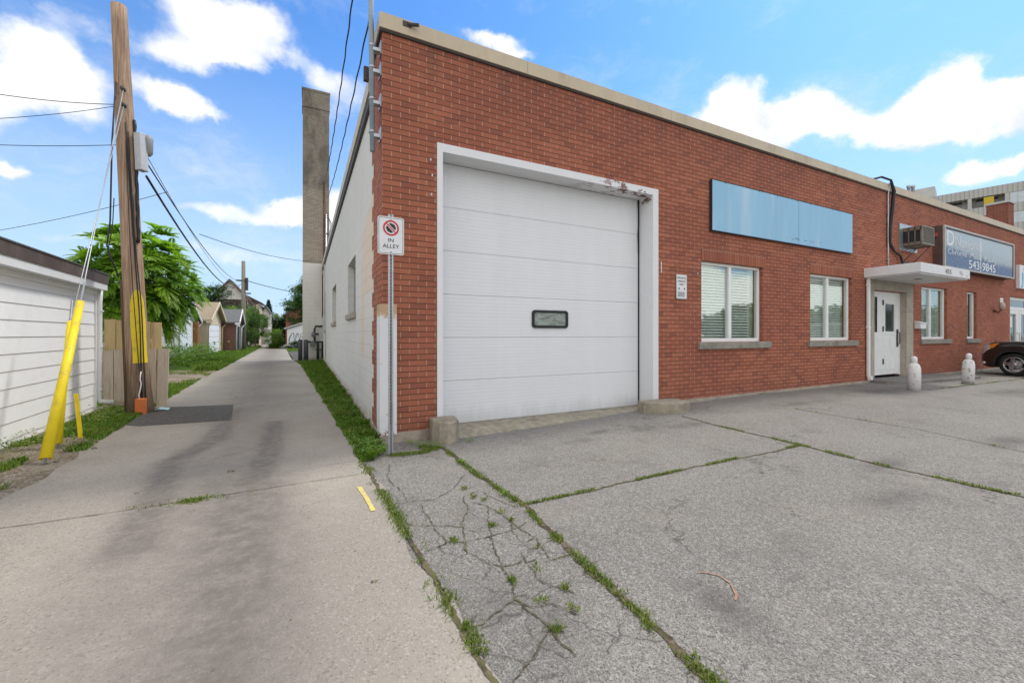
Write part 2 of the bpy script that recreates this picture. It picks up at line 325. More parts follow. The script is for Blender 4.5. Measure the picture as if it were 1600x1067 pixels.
# glass
m,n=newmat('window_glass'); M['glass']=m
lw=n.n('ShaderNodeLayerWeight',Blend=.42); nb=n.bump(n.noise(n.co(),1.3,2),.12,.02)
gl=n.n('ShaderNodeBsdfGlossy',Color=(.95,1,.98),Roughness=.015,Normal=nb); tr=n.n('ShaderNodeBsdfTransparent',Color=(.92,.95,.93))
f=n.m('ADD',n.m('MULTIPLY',lw.outputs['Fresnel'],.40),.03,clamp=True)
mx=n.n('ShaderNodeMixShader',i0=f,i1=tr.outputs[0],i2=gl.outputs[0]); n.n('ShaderNodeOutputMaterial',i0=mx.outputs[0])
m,n=newmat('dark_glass'); M['dglass']=m; n.out(n.mix(n.noise(n.co(),3.,3),(.03,.04,.04),(.07,.09,.085)),.06,0,None,.8)
m,n=newmat('frosted_glass'); M['fglass']=m; n.out(n.mix(n.ss(n.noise(n.scale(n.co(),(2,1,7)),3.,4,.6,1.),.35,.65),(.16,.17,.16),(.28,.35,.31)),.2,0,None,.6)
M['curt']=P('beige_curtain',(.55,.55,.47),.8,0,.1,3,.1)
M['blind']=P('blind_slat',(.86,.88,.85),.5,0,.05,3,.0)
# foliage
def leafmat(name,c1,c2,tr=.3):
    m,n=newmat(name); r_=n.attr('rnd'); c=n.mix(n.ss(r_,0.,1.),c1,c2)
    c=n.mix(n.m('MULTIPLY',n.noise(n.co(),2.5,3),.25),c,tuple(x*.6 for x in c1))
    b=n.n('ShaderNodeBsdfPrincipled',Base_Color=c,Roughness=.5); b.inputs['Specular IOR Level'].default_value=.3
    t=n.n('ShaderNodeBsdfTranslucent',Color=n.mix(1.,c,(1.3,1.5,.6),'MULTIPLY'))
    mx=n.n('ShaderNodeMixShader',i0=tr,i1=b.outputs[0],i2=t.outputs[0]); n.n('ShaderNodeOutputMaterial',i0=mx.outputs[0]); return m
M['leaf_ail']=leafmat('sumac_leaf',(.085,.20,.022),(.38,.56,.055),.45)
M['leaf_dark']=leafmat('dark_leaf',(.022,.055,.017),(.06,.115,.03),.2)
M['leaf_mid']=leafmat('mid_leaf',(.035,.085,.02),(.13,.24,.045),.3)
M['leaf_lite']=leafmat('bright_leaf',(.08,.16,.02),(.20,.32,.05),.35)
M['needle']=leafmat('needle',(.018,.045,.028),(.045,.08,.05),.1)
M['grass']=leafmat('grass_blade',(.075,.19,.012),(.24,.42,.04),.4)
def drygrass(name,c1,c2):
    m,n=newmat(name); r_=n.attr('rnd'); c=n.mix(r_,c1,c2); p1=n.noise(n.co(),3.5,5,.65); p2=n.noise(n.co(),9.,4,.6)
    c=n.mix(n.m('MULTIPLY',n.ss(p1,.50,.68),.7),c,(.33,.36,.09)); c=n.mix(n.m('MULTIPLY',n.ss(p2,.54,.40),.55),c,(.04,.10,.012)); c=n.mix(n.m('MULTIPLY',n.ss(r_,.9,.97),.8),c,(.42,.36,.19))
    b=n.n('ShaderNodeBsdfPrincipled',Base_Color=c,Roughness=.5); t=n.n('ShaderNodeBsdfTranslucent',Color=n.mix(1.,c,(1.3,1.4,.7),'MULTIPLY'))
    mx=n.n('ShaderNodeMixShader',i0=.35,i1=b.outputs[0],i2=t.outputs[0]); n.n('ShaderNodeOutputMaterial',i0=mx.outputs[0]); return m
M['grass']=drygrass('grass_blade',(.08,.18,.015),(.26,.42,.05))
M['weed']=leafmat('weed_leaf',(.10,.17,.025),(.30,.33,.10),.3)
M['flower']=leafmat('flower',(.35,.08,.08),(.45,.12,.1),.2)
# ---------------------------------------------------------------- ground sheets
def gz(x): 
    t=min(1,max(0,x/7.5)); return .13*t*t*(3-2*t)
def seg_dist(p,poly):
    best=9e9
    for (ax,ay),(bx,by) in zip(poly[:-1],poly[1:]):
        vx,vy=bx-ax,by-ay; t=((p[0]-ax)*vx+(p[1]-ay)*vy)/(vx*vx+vy*vy); t=min(1,max(0,t))
        best=min(best,math.hypot(p[0]-ax-vx*t,p[1]-ay-vy*t))
    return best
def interp(tab,t):
    for (a,b),(c_,d_) in zip(tab[:-1],tab[1:]):
        if t<=c_: k=(t-a)/(c_-a); return b+(d_-b)*k
    return tab[-1][1]
RE=[(-30,1.2),(-6,.0),(-3.8,-.2),(-.62,-.31),(15.1,-1.01),(20.7,-1.53),(49,-2.9)]   # alley edges: (y,x)
LE=[(-30,-2.2),(-6,-2.75),(-.56,-3.0),(3,-3.27),(8.6,-3.57),(35.5,-4.52),(49,-5.1)]
def sheet(name,xs,ys,fn,mat,attrs={}):
    mb=MB(); nx,ny=len(xs),len(ys); V=[];vals={k:[] for k in attrs}
    for y in ys:
        for x in xs:
            p=fn(x,y); V.append(p)
            for k,f_ in attrs.items(): vals[k].append(f_(p))
    mb.add(V,[(j*nx+i,j*nx+i+1,(j+1)*nx+i+1,(j+1)*nx+i) for j in range(ny-1) for i in range(nx-1)])
    o=mb.build(name,mat)
    for k,v in vals.items():
        a=o.data.attributes.new(k,'FLOAT','POINT'); a.data.foreach_set('value',v)
    return o
def lin(a,b,n): return [a+(b-a)*i/(n-1) for i in range(n)]
m,n=newmat('soil_and_grass'); M['soil']=m
co=n.co(); c=n.mix(n.ss(n.noise(co,.8,6,.65),.4,.6),(.13,.10,.07),(.07,.11,.03)); c=n.mix(n.ss(n.noise(co,30.,4,.7),.45,.7),c,(.20,.17,.13))
n.out(c,.95,0,n.bump(n.noise(co,25.,5),.8,.02),.1)
m,n=newmat('lawn_soil'); M['lawn']=m
co=n.co(); c=n.mix(n.ss(n.noise(co,3.,5,.65),.35,.65),(.05,.10,.018),(.10,.17,.03)); n.out(c,.95,0,n.bump(n.noise(co,40.,4),.8,.02),.1)
m,n=newmat('gravel_dirt'); M['gravel']=m
co=n.co(); v=n.n('ShaderNodeTexVoronoi',{'feature':'F1'},Vector=co,Scale=55.); vc=n.n('ShaderNodeSeparateColor',i0=v.outputs[1]).outputs[0]
c=n.mix(n.ss(n.noise(co,2.2,6,.65),.4,.62),(.215,.165,.115),(.33,.285,.225)); c=n.mix(n.m('MULTIPLY',n.ss(vc,.6,.95),.6),c,(.42,.39,.34)); c=n.mix(n.m('MULTIPLY',n.ss(vc,.3,.05),.6),c,(.09,.075,.055))
n.out(c,.95,0,n.bump(n.m('ADD',v.outputs[0],n.noise(co,14.,4)),.9,.02),.1)
# asphalt (lot): worn, stony
def asphalt(name,c1,c2,stone,sc_=150.,stains=None,amt=.55):
    m,n=newmat(name); co=n.co(); v=n.n('ShaderNodeTexVoronoi',{'feature':'F1'},Vector=co,Scale=sc_); r1=n.n('ShaderNodeSeparateColor',i0=v.outputs[1]).outputs[0]
    v2=n.n('ShaderNodeTexVoronoi',{'feature':'F1'},Vector=co,Scale=sc_*.45); r2=n.n('ShaderNodeSeparateColor',i0=v2.outputs[1]).outputs[1]
    c=n.mix(n.ss(n.noise(co,.5,6,.6),.35,.65),c1,c2)
    c=n.mix(n.m('MULTIPLY',n.ss(r1,.55,.9),amt),c,stone); c=n.mix(n.m('MULTIPLY',n.ss(r2,.72,.95),amt*.8),c,tuple(min(1,x*1.15) for x in stone))
    c=n.mix(n.m('MULTIPLY',n.ss(r1,.30,.0),amt),c,tuple(x*.22 for x in c1)); c=n.mix(n.m('MULTIPLY',n.ss(r2,.2,.0),amt*.7),c,tuple(x*.3 for x in c1))
    c=n.mix(n.m('MULTIPLY',n.ss(n.noise(co,1.7,7,.72),.50,.72),.42),c,tuple(x*.6 for x in c1)); c=n.mix(n.m('MULTIPLY',n.ss(n.noise(n.scale(co,(.6,1.6,1)),.9,7,.7),.54,.68),.35),c,(c1[0]*1.45,c1[1]*1.36,c1[2]*1.25)); dk=n.n('ShaderNodeTexVoronoi',{'feature':'F1'},Vector=co,Scale=1.6); dkd=n.m('ADD',dk.outputs[0],n.m('MULTIPLY',n.m('SUBTRACT',n.noise(co,14.,5,.7),.4),.45)); c=n.mix(n.m('MULTIPLY',n.ss(dkd,.10,.03),.5),c,tuple(x*.35 for x in c1))
    if stains:
        a=n.attr('stain_tone'); f=n.m('MULTIPLY',n.m('MULTIPLY',a,n.ss(n.noise(co,3.5,5,.6),.25,.6)),.9,clamp=True); c=n.mix(f,c,stains)
        cr=n.attr('crack'); vv=n.n('ShaderNodeTexVoronoi',{'feature':'DISTANCE_TO_EDGE'},Vector=n.n('ShaderNodeVectorMath',{'operation':'ADD'},i0=co,i1=n.n('ShaderNodeVectorMath',{'operation':'SCALE'},i0=n.n('ShaderNodeTexNoise',Vector=co,Scale=6.,Detail=5.).outputs[1],Scale=.16).outputs[0]).outputs[0],Scale=3.6)
        ed=n.m('MULTIPLY',n.ss(vv.outputs[0],.026,.004),n.m('MULTIPLY',cr,n.ss(n.noise(co,3.,4),.42,.54)))
        c=n.mix(n.m('MULTIPLY',ed,.55),c,(.05,.045,.04))
        hv=n.n('ShaderNodeTexVoronoi',{'feature':'DISTANCE_TO_EDGE'},Vector=n.n('ShaderNodeVectorMath',{'operation':'ADD'},i0=co,i1=n.n('ShaderNodeVectorMath',{'operation':'SCALE'},i0=n.n('ShaderNodeTexNoise',Vector=co,Scale=2.,Detail=7.,Roughness=.7).outputs[1],Scale=.7).outputs[0]).outputs[0],Scale=.55); c=n.mix(n.m('MULTIPLY',n.m('MULTIPLY',n.ss(hv.outputs[0],.006,.001),n.ss(n.noise(co,.8,3),.48,.6)),.7),c,(.05,.045,.04))
    n.out(c,.9,0,n.bump(n.m('ADD',v.outputs[0],n.m('MULTIPLY',n.noise(co,60.,3),1.)),.6,.006),.2); return m
M['asphalt']=asphalt('worn_asphalt',(.19,.178,.162),(.225,.212,.192),(.38,.36,.335),190.,(.09,.082,.075),.55)
M['patch']=asphalt('asphalt_patch',(.075,.07,.066),(.115,.108,.10),(.22,.21,.19),150.)
# concrete alley with tyre and oil stains, darker up its far part
m,n=newmat('alley_concrete'); M['alley']=m
co=n.co(); v=n.n('ShaderNodeTexVoronoi',{'feature':'F1'},Vector=co,Scale=110.); r1=n.n('ShaderNodeSeparateColor',i0=v.outputs[1]).outputs[0]
c=n.mix(n.ss(n.noise(co,.45,6,.62),.35,.65),(.29,.262,.225),(.37,.335,.285))
c=n.mix(n.m('MULTIPLY',n.ss(n.noise(co,5.,7,.72),.45,.7),.3),c,(.27,.235,.20))
c=n.mix(n.m('MULTIPLY',n.ss(r1,.80,.97),.28),c,(.54,.50,.45)); c=n.mix(n.m('MULTIPLY',n.ss(r1,.16,.0),.55),c,(.15,.13,.11))
a=n.attr('stain_tone'); f=n.m('MULTIPLY',a,n.m('ADD',.60,n.m('MULTIPLY',n.ss(n.noise(co,6.5,9,.8),.36,.62),.40)),clamp=True); c=n.mix(f,c,n.mix(n.noise(co,1.5,3),(.135,.122,.110),(.18,.158,.14)))
sc2=n.noise(n.scale(co,(1,1,1)),38.,8,.8); c=n.mix(n.m('MULTIPLY',n.ss(sc2,.56,.72),.35),c,(.52,.49,.44)); c=n.mix(n.m('MULTIPLY',n.ss(sc2,.44,.30),.4),c,(.16,.14,.12))
hc=n.n('ShaderNodeTexVoronoi',{'feature':'DISTANCE_TO_EDGE'},Vector=n.n('ShaderNodeVectorMath',{'operation':'ADD'},i0=co,i1=n.n('ShaderNodeVectorMath',{'operation':'SCALE'},i0=n.n('ShaderNodeTexNoise',Vector=co,Scale=2.5,Detail=7.,Roughness=.7).outputs[1],Scale=.5).outputs[0]).outputs[0],Scale=.35); c=n.mix(n.m('MULTIPLY',n.m('MULTIPLY',n.ss(hc.outputs[0],.003,.0008),n.ss(n.noise(co,.7,3),.45,.6)),.6),c,(.08,.07,.06))
sp=n.n('ShaderNodeTexVoronoi',{'feature':'F1'},Vector=co,Scale=3.4); spd=n.m('ADD',sp.outputs[0],n.m('MULTIPLY',n.m('SUBTRACT',n.noise(co,38.,4,.7),.42),.22)); c=n.mix(n.m('MULTIPLY',n.ss(spd,.055,.03),.8),c,(.10,.09,.08))
n.out(c,.88,0,n.bump(n.m('ADD',v.outputs[0],n.m('MULTIPLY',n.noise(co,35.,4),1.5)),.45,.005),.2)
# base ground to the horizon
mb=MB(); mb.add([(-900,-900,-.05),(900,-900,-.05),(900,900,-.05),(-900,900,-.05)],[(0,1,2,3)])
tag(mb.build('ground',M['soil']),kind='structure')
S1=[(-1.94,3.5),(-1.9,1.07),(-2.11,.28),(-1.98,-.77),(-1.84,-1.89),(-1.77,-2.6),(-1.75,-5.5)]
S2=[(-1.22,3.2),(-1.26,1.99),(-1.2,.38),(-1.27,-.97),(-1.2,-1.72),(-1.10,-2.6),(-.98,-5.5)]
def astain_tone(p):
    x,y=p[0],p[1]; c=(S1[0][0]+S2[0][0])/2
    a=math.exp(-(seg_dist((x,y),S1[:5])/.13)**2)*.95 if y<2.2 else math.exp(-(seg_dist((x,y),S1)/.2)**2)*.5
    b=math.exp(-(seg_dist((x,y),S2[1:5])/.12)**2)*.9; b=max(b,math.exp(-(seg_dist((x,y),S2[3:])/.3)**2)*.6)
    mid=math.exp(-((x+1.55)/.55)**2)*math.exp(-((y-1.0)/2.2)**2)*.95
    lowr=(math.exp(-((x+1.25)/.33)**2)*.5+math.exp(-((x+1.75)/.36)**2)*.4)/(1+math.exp(min(50,(y+.9)/.4)))
    far=math.exp(-((x-(interp(LE,y)+interp(RE,y))/2-.15)/.7)**2)*.75*(1 if y>2 else 0)*min(1,(y-2)/3 if y>2 else 0)  # darker tone up the far alley, strongest just right of its middle
    return min(1,max(a,b)+mid*.62+lowr+far)
def afn(s_,y):
    L,Rr=interp(LE,y),interp(RE,y); x=L+(Rr-L)*s_
    if 0<s_<1: return (x,y,.006)
    return (x+(.03*math.sin(y*3.1)+.025*math.sin(y*7.7+1)),y,.006)
ys=lin(-7,8,170)+lin(8.4,49,70)
tag(sheet('alley',lin(0,1,44),ys,afn,M['alley'],{'stain_tone':astain_tone}),kind='structure')
LOTST=[((2.66,-.85),.22,.07),((3.3,-1.0),.35,.15),((2.2,-1.1),.18,.08),((4.0,-1.2),.3,.12),((7.0,-1.0),1.,.2),((9.8,-.9),1.2,.3),((6.3,-3.6),.5,.15),((4.2,-3.3),.35,.12),((3.3,-3.7),.3,.12),((.1,-3.5),.2,.3),((1.0,-3.9),.1,.25),((12.5,-2.2),1.,.3)]
def lstain(p): return min(1,sum(.8*math.exp(-((p[0]-c[0])/a)**2-((p[1]-c[1])/b)**2) for c,a,b in LOTST))
def lcrack(p):
    x,y=p[0],p[1]; a=1/(1+math.exp(min(50,(x-.68)/.03))); b=1/(1+math.exp(min(50,(y+1.9)/.25))); return a*b
xs=lin(-.75,2.2,60)+lin(2.3,8,50)+lin(8.3,45,50)
yl=lin(-9,0,120)
tag(sheet('parking_lot',xs,yl,lambda x,y:(x,y,gz(x)),M['asphalt'],{'stain_tone':lstain,'crack':lcrack}),kind='structure')
# street the lot opens on to, behind the viewer
mb=MB(); mb.add([(-60,-22,.002),(60,-22,.002),(60,-12,.002),(-60,-12,.002)],[(0,1,2,3)]); tag(mb.build('street',M['patch']),kind='structure')
mb=MB(); mb.add([(-60,-12,-.01),(60,-12,-.01),(60,-7,.0),(-60,-7,.0)],[(0,1,2,3)]); tag(mb.build('sidewalk',M['alley']),kind='structure')
# cross street at the far end, side drive
mb=MB(); mb.add([(-60,49,-.004),(60,49,-.004),(60,57,-.004),(-60,57,-.004)],[(0,1,2,3)]); tag(mb.build('cross_street',M['alley']),kind='structure')
mb=MB(); mb.face([(-1.3,18.2,.002),(6,18.2,.002),(6,31,.002),(-2.0,31,.002)]); tag(mb.build('side_drive',M['patch']),kind='structure')
mb=MB(); mb.face([(-3.25,2.75,.010),(-3.0,2.56,.010),(-2.4,2.50,.010),(-1.88,2.47,.010),(-1.97,3.3,.010),(-2.07,4.16,.010),(-2.8,4.28,.010),(-3.45,4.45,.010),(-3.42,3.6,.010)]); tag(mb.build('asphalt_patch',M['patch']),kind='structure')
mb=MB(); mb.face([(-4.4,-8,-.004),(-2.6,-8,-.002),(-2.7,-1,.0),(-3.0,2,.0),(-3.2,5.2,.0),(-4.4,5.2,.0)]); tag(mb.build('gravel_verge',M['gravel']),kind='structure')
mb=MB(); mb.face([(-9,8.7,.0),(-3.5,8.7,.0),(-3.75,13.6,.0),(-9,14.6,.0)]); tag(mb.build('gravel_drive',M['gravel']),kind='structure')
mb=MB(); mb.face([(-.34,-.55,.001),(0,-.35,.001),(0,18,.001),(-1.35,18,.001)]); tag(mb.build('grass_strip_soil',M['lawn']),kind='structure')
mb=MB(); mb.face([(-9,5.2,-.002),(-3.1,5.2,-.002),(-3.5,8.7,-.002),(-9,8.7,-.002)]); mb.face([(-9,14.6,-.002),(-3.7,13.6,-.002),(-4.9,45,-.002),(-12,45,-.002)]); tag(mb.build('verge_soil',M['lawn']),kind='structure')
# joints and cracks: narrow irregular ribbons of dark soil
def zat(x,y): return gz(x)
def ribbon(mb,poly,wd,seed,dz=.004,step=.04,jit=.35,amp=.02,base=None):
    r_=random.Random(seed); pts=[]
    for (ax,ay),(bx,by) in zip(poly[:-1],poly[1:]):
        L=math.hypot(bx-ax,by-ay); k=max(1,int(L/step))
        for i in range(k): pts.append((ax+(bx-ax)*i/k,ay+(by-ay)*i/k))
    pts.append(poly[-1]); off=0; out=[]
    for i,(x,y) in enumerate(pts):
        a=pts[max(0,i-1)]; b=pts[min(len(pts)-1,i+1)]; L=math.hypot(b[0]-a[0],b[1]-a[1]) or 1
        nx,ny=-(b[1]-a[1])/L,(b[0]-a[0])/L; off=off*.8+r_.uniform(-1,1)*amp*.5
        w_=wd*(1+r_.uniform(-jit,jit))*.5; z=(base if base is not None else zat(x,y))+dz
        out.append(((x+nx*(off+w_),y+ny*(off+w_),z),(x+nx*(off-w_),y+ny*(off-w_),z)))
    for (a,b),(c_,d_) in zip(out[:-1],out[1:]): mb.face([a,c_,d_,b])
    return out
m,n=newmat('joint_soil'); M['joint']=m
co=n.co(); c=n.mix(n.ss(n.noise(co,7.,5,.7),.4,.6),(.07,.055,.04),(.13,.12,.06)); c=n.mix(n.ss(n.noise(co,22.,4,.7),.5,.65),c,(.17,.14,.10)); n.out(c,.95,0,n.bump(n.noise(co,50.,4),.8,.01),.1)
J1=[(.6,-.5),(.62,-1.5),(.67,-2.4),(.62,-3.2),(.58,-3.9),(.52,-4.6),(.45,-7)]
J2=[(.67,-2.4),(2.,-2.42),(3.2,-2.47),(4.22,-2.53)]
J3=[(4.35,-.75),(4.25,-1.6),(4.22,-2.53),(4.15,-3.4),(4.18,-4.4),(4.2,-7)]
J4=[(6.35,-1.3),(6.2,-2.9),(5.85,-3.9),(5.7,-6)]
J5=[(-.25,-5.5),(-.2,-3.8),(-.24,-2.4),(-.31,-.62)]
J6=[(0,-.57),(.35,-.62),(.55,-.5)]
J7=[(11.3,-1.3),(12.4,-1.35),(13.6,-1.4),(17,-1.5),(24,-1.6)]
CR=[[(-0.08,-0.88),(-0.14,-1.23),(-0.15,-1.5),(-0.1,-1.75),(-0.1,-1.93)],[(-0.27,-1.91),(-0.1,-1.93),(0.1,-1.97),(0.29,-1.85),(0.42,-1.64),(0.53,-1.53)],[(-0.2,-2.32),(-0.06,-2.43),(0.13,-2.54)],[(-0.04,-2.01),(-0.05,-2.44),(-0.03,-2.71)],[(0.32,-2.03),(0.27,-2.28),(0.15,-2.45),(0.1,-2.64),(0.04,-2.87)],[(0.35,-2.18),(0.43,-2.28),(0.33,-2.54),(0.28,-2.7),(0.21,-2.89),(0.18,-3.09),(0.15,-3.27),(0.1,-3.39)],[(-0.19,-2.73),(-0.03,-2.71),(0.07,-2.74),(0.04,-2.87),(0.08,-2.96),(0.16,-3.11)],[(0.1,-3.39),(-0.02,-3.44),(-0.16,-3.48)],[(0.08,-2.73),(0.26,-2.72),(0.42,-2.72),(0.57,-2.67)],[(0.07,-3.42),(0.18,-3.5),(0.25,-3.51),(0.31,-3.63)],[(0.43,-2.28),(0.47,-2.57),(0.5,-2.88)],[(0.52,-2.9),(0.46,-3.17),(0.63,-3.17)],[(0.17,-3.09),(0.38,-3.13)],[(0.04,-3.73),(-0.06,-3.78),(-0.14,-3.83)],[(0.4,-1.99),(0.5,-1.99),(0.52,-2.15),(0.6,-2.41)],[(0.47,-2.62),(0.4,-2.76),(0.41,-2.91),(0.52,-2.9)],[(0.1,-3.39),(0.13,-3.54),(0.15,-3.64),(0.16,-3.84)],[(-0.26,-1.91),(-0.2,-2.32)],[(0.15,-3.64),(0.04,-3.73)],[(0.34,-3.02),(0.3,-3.34),(0.4,-3.5)]]
mb=MB()
for i,(p,wd) in enumerate([(J1,.045),(J2,.022),(J3,.03),(J4,.012),(J6,.03),(J7,.02)]): ribbon(mb,p,wd,i,.004)
ribbon(mb,J5,.03,77,.010,base=0,jit=.35,amp=.012,step=.02)
for i,p in enumerate(CR): ribbon(mb,p,.006,20+i,.006,step=.02,jit=.8,amp=.016)
ribbon(mb,[(-2.9,-1.12),(-2.2,-1.13),(-1.4,-1.1),(-.39,-1.07)],.007,60,.011,jit=.6,amp=.004,base=0)
for k,y in enumerate((4.9,9.3,13.6,18.,24.)): ribbon(mb,[(interp(LE,y)+.05,y),(interp(RE,y)-.05,y+.1)],.008,61+k,.011,base=0)
tag(mb.build('pavement_joints',M['joint']),kind='structure')
m,n=newmat('yellow_marking'); M['ymark']=m
c=n.mix(n.ss(n.noise(n.co(),60.,5,.75),.42,.6),(.72,.60,.12),(.42,.37,.24)); n.out(c,.8)
mb=MB(); ribbon(mb,[(-.43,-1.42),(-.40,-1.75),(-.39,-1.99)],.036,5,.0105,jit=.15,amp=.002,base=0)
tag(mb.build('yellow_marking',M['ymark']),kind='structure')
mb=MB(); ribbon(mb,[(1.13,-3.66),(1.17,-3.69),(1.2,-3.74),(1.185,-3.81),(1.12,-3.89),(1.08,-3.91)],.009,3,.006,step=.015,jit=.5,amp=.003)
M['fadeor']=P('faded_orange_strap',(.36,.20,.14),.8)
tag(mb.build('strap',M['fadeor']),'frayed orange strap lying curled on the asphalt lot','strap')
# ---------------------------------------------------------------- brick building
BL=empty('brick_building',(0,0,0),0,'long single storey red brick building with beige metal parapet cap and white garage door','building')
def wall_holes(s0,s1,z0,z1,holes,depth,tf,mb=None):
    # tf(s,d,z) -> point ; d = depth into the wall
    mb=mb or MB(); S=sorted({s0,s1,*[h[0] for h in holes],*[h[1] for h in holes]}); Z=sorted({z0,z1,*[h[2] for h in holes],*[h[3] for h in holes]})
    inh=lambda s,z: any(h[0]<s<h[1] and h[2]<z<h[3] for h in holes)
    for a,b in zip(S[:-1],S[1:]):
        for c_,d_ in zip(Z[:-1],Z[1:]):
            if inh((a+b)/2,(c_+d_)/2): continue
            mb.face([tf(a,0,c_),tf(b,0,c_),tf(b,0,d_),tf(a,0,d_)]); mb.face([tf(a,depth,c_),tf(a,depth,d_),tf(b,depth,d_),tf(b,depth,c_)])
    for a,b,c_,d_ in holes:
        mb.face([tf(a,0,c_),tf(a,0,d_),tf(a,depth,d_),tf(a,depth,c_)]); mb.face([tf(b,0,c_),tf(b,depth,c_),tf(b,depth,d_),tf(b,0,d_)])
        mb.face([tf(a,0,d_),tf(b,0,d_),tf(b,depth,d_),tf(a,depth,d_)]); mb.face([tf(a,0,c_),tf(a,depth,c_),tf(b,depth,c_),tf(b,0,c_)])
    mb.face([tf(s0,0,z1),tf(s1,0,z1),tf(s1,depth,z1),tf(s0,depth,z1)])
    for s in (s0,s1): mb.face([tf(s,0,z0),tf(s,depth,z0),tf(s,depth,z1),tf(s,0,z1)])
    return mb
XE=38.
WIN=[(5.73,7.57,1.2,2.72),(9.29,11.08,1.2,2.72),(14.89,16.64,1.2,2.72),(18.16,18.96,1.2,2.72)]
GH=(.74,4.56,-.2,3.79); DH=(12.12,13.88,.1,2.48); D2=(22.1,24.6,.1,2.73)
mb=wall_holes(0,XE,-.2,5.09,WIN+[GH,DH,D2,(13.5,14.35,3.66,4.28)],.34,lambda s,d,z:(s,d,z))
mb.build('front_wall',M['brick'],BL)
# soldier courses over the windows
for a,b,c_,d_ in WIN: MB().box(a-.0,b+.09,-.003,.10,2.722,2.946).build('lintel',M['soldier'],BL)
# side wall: brick return with toothed edge, painted block beyond
TZ=[]
SW=[(3.03,4.55,1.77,2.86),(8.4,10.4,1.73,2.9)]
mb=wall_holes(.72,18.3,-.2,4.8,SW,.2,lambda s,d,z:(d+.004,s,z)); mb.build('side_wall',M['block'],BL)
mb=MB(); mb.box(0,.2,.34,.72,-.2,5.09)
z=.13; k=0
while z<4.6:
    if k%2==0: mb.box(-.001,.02,.719,.86,z,min(z+.2,4.65))
    z+=.2; k+=1
mb.build('corner_return',M['brick'],BL)
# foundation
mb=MB()
mb.box(-.025,.70,-.025,.1,-.2,.12); mb.box(-.025,.1,.1,18.3,-.2,.10)
mb.add([(4.62,-.03,0),(11.95,-.03,0),(11.95,-.03,.185),(4.62,-.03,.165),(4.62,.1,0),(11.95,.1,0),(11.95,.1,.185),(4.62,.1,.165)],[(0,1,2,3),(3,2,6,7),(0,3,7,4),(1,5,6,2)])
mb.box(14.29,XE,-.03,.1,0,.19)
mb.build('foundation',M['found'],BL)
mb=MB(); mb.add([(.70,-.22,.0),(4.62,-.22,.045),(4.62,-.02,.082),(.70,-.02,.082),(4.62,.36,.082),(.70,.36,.082),(.70,-.22,-.1),(4.62,-.22,-.1)],[(0,1,2,3),(3,2,4,5),(6,7,1,0)]); mb.build('door_threshold',M['cast'],BL)
# fascia
mb=MB(); x=-.045; segs=[-.045,2.02,4.9,7.9,10.9,12.75,15.6,18.6,21.6,24.6,27.6,30.6,33.6,XE+.05]
for a,b in zip(segs[:-1],segs[1:]): mb.box(a+.003,b-.003,-.05,.30,5.10,5.285)
mb.box(-.045,-.0,.30,.78,5.10,5.285); mb.box(.0,.30,.3,.8,5.10,5.28)
mb.build('parapet_cap',M['fascia'],BL)
mb=MB(); mb.box(-.03,XE,-.03,.28,5.075,5.102); mb.box(-.03,.28,.28,.80,5.075,5.102); mb.build('drip_edge',M['drip'],BL)
mb=MB(); mb.box(-.06,.22,.80,18.3,4.74,4.95); mb.build('side_parapet_cap',M['fascia'],BL)
mb=MB(); mb.box(-.04,.2,.80,18.3,4.62,4.742); mb.build('side_drip_edge',M['drip'],BL)
mb=MB(); mb.box(.2,XE,.34,18.3,4.55,4.7); mb.box(XE-.3,XE,.34,18.3,-.2,4.55); mb.box(.2,XE,18.1,18.3,-.2,4.55); mb.build('roof',M['shingle'],BL)
mb=MB(); mb.box(-.0,.0+.2,.719,.8,4.65,5.09); mb.build('corner_pier',M['brick'],BL)
# scupper stub on parapet
mb=MB(); mb.tube([(.30,-.05,5.235),(.42,-.13,5.21)],.022,8); mb.box(.24,.34,-.062,-.05,5.20,5.26); mb.build('cap_bracket',M['drip'],BL)
# stains / old bolts as real small things on the wall
for x,z in ((5.62,2.45),(.60,3.6),(.62,3.4),(.61,3.15)): MB().box(x,x+.016,-.006,0,z,z+.03).build('wall_anchor',M['letter_f'],BL)
MB().box(4.70,4.715,-.008,.0,2.42,2.62).build('wall_anchor',M['letter_f'],BL)
# garage door frame + door
GF=MB(); GF.box(.69,.765,-.022,.31,.083,3.74); GF.box(4.495,4.62,-.022,.31,.083,3.74); GF.box(.69,4.62,-.022,.31,3.74,3.85)
gf=GF.build('garage_frame',M['trim'],BL)
gd=MB()
for k in range(6):
    z0=.085+k*.609; gd.box(.80,4.47,.312,.352,z0+.001,z0+.6065)
g_=gd.build('garage_door',M['gdoor'],BL,bevel=.0025)
mb=MB(); mb.box(.79,4.49,.345,.36,.083,3.74); mb.box(4.466,4.50,.305,.345,.083,3.74); mb.build('weather_strip',M['black'],g_)
def rrect(x0,x1,z0,z1,r,n=5):
    out=[]
    for cx,cz,a0 in ((x1-r,z1-r,0),(x0+r,z1-r,90),(x0+r,z0+r,180),(x1-r,z0+r,270)):
        for i in range(n+1): a=R(a0+90*i/n); out.append((cx+r*math.cos(a),cz+r*math.sin(a)))
    return out
def ring(mb,o,i,y0,y1):
    n=len(o); V=[(x,y,z) for y in (y0,y1) for x,z in o]+[(x,y,z) for y in (y0,y1) for x,z in i]
    F=[]
    for k in range(n):
        q=(k+1)%n; F+=[(k,q,n+q,n+k),(2*n+k,3*n+k,3*n+q,2*n+q),(k,2*n+k,2*n+q,q)]
    mb.add(V,F)
MXZ=Matrix.Rotation(R(90),4,'X')
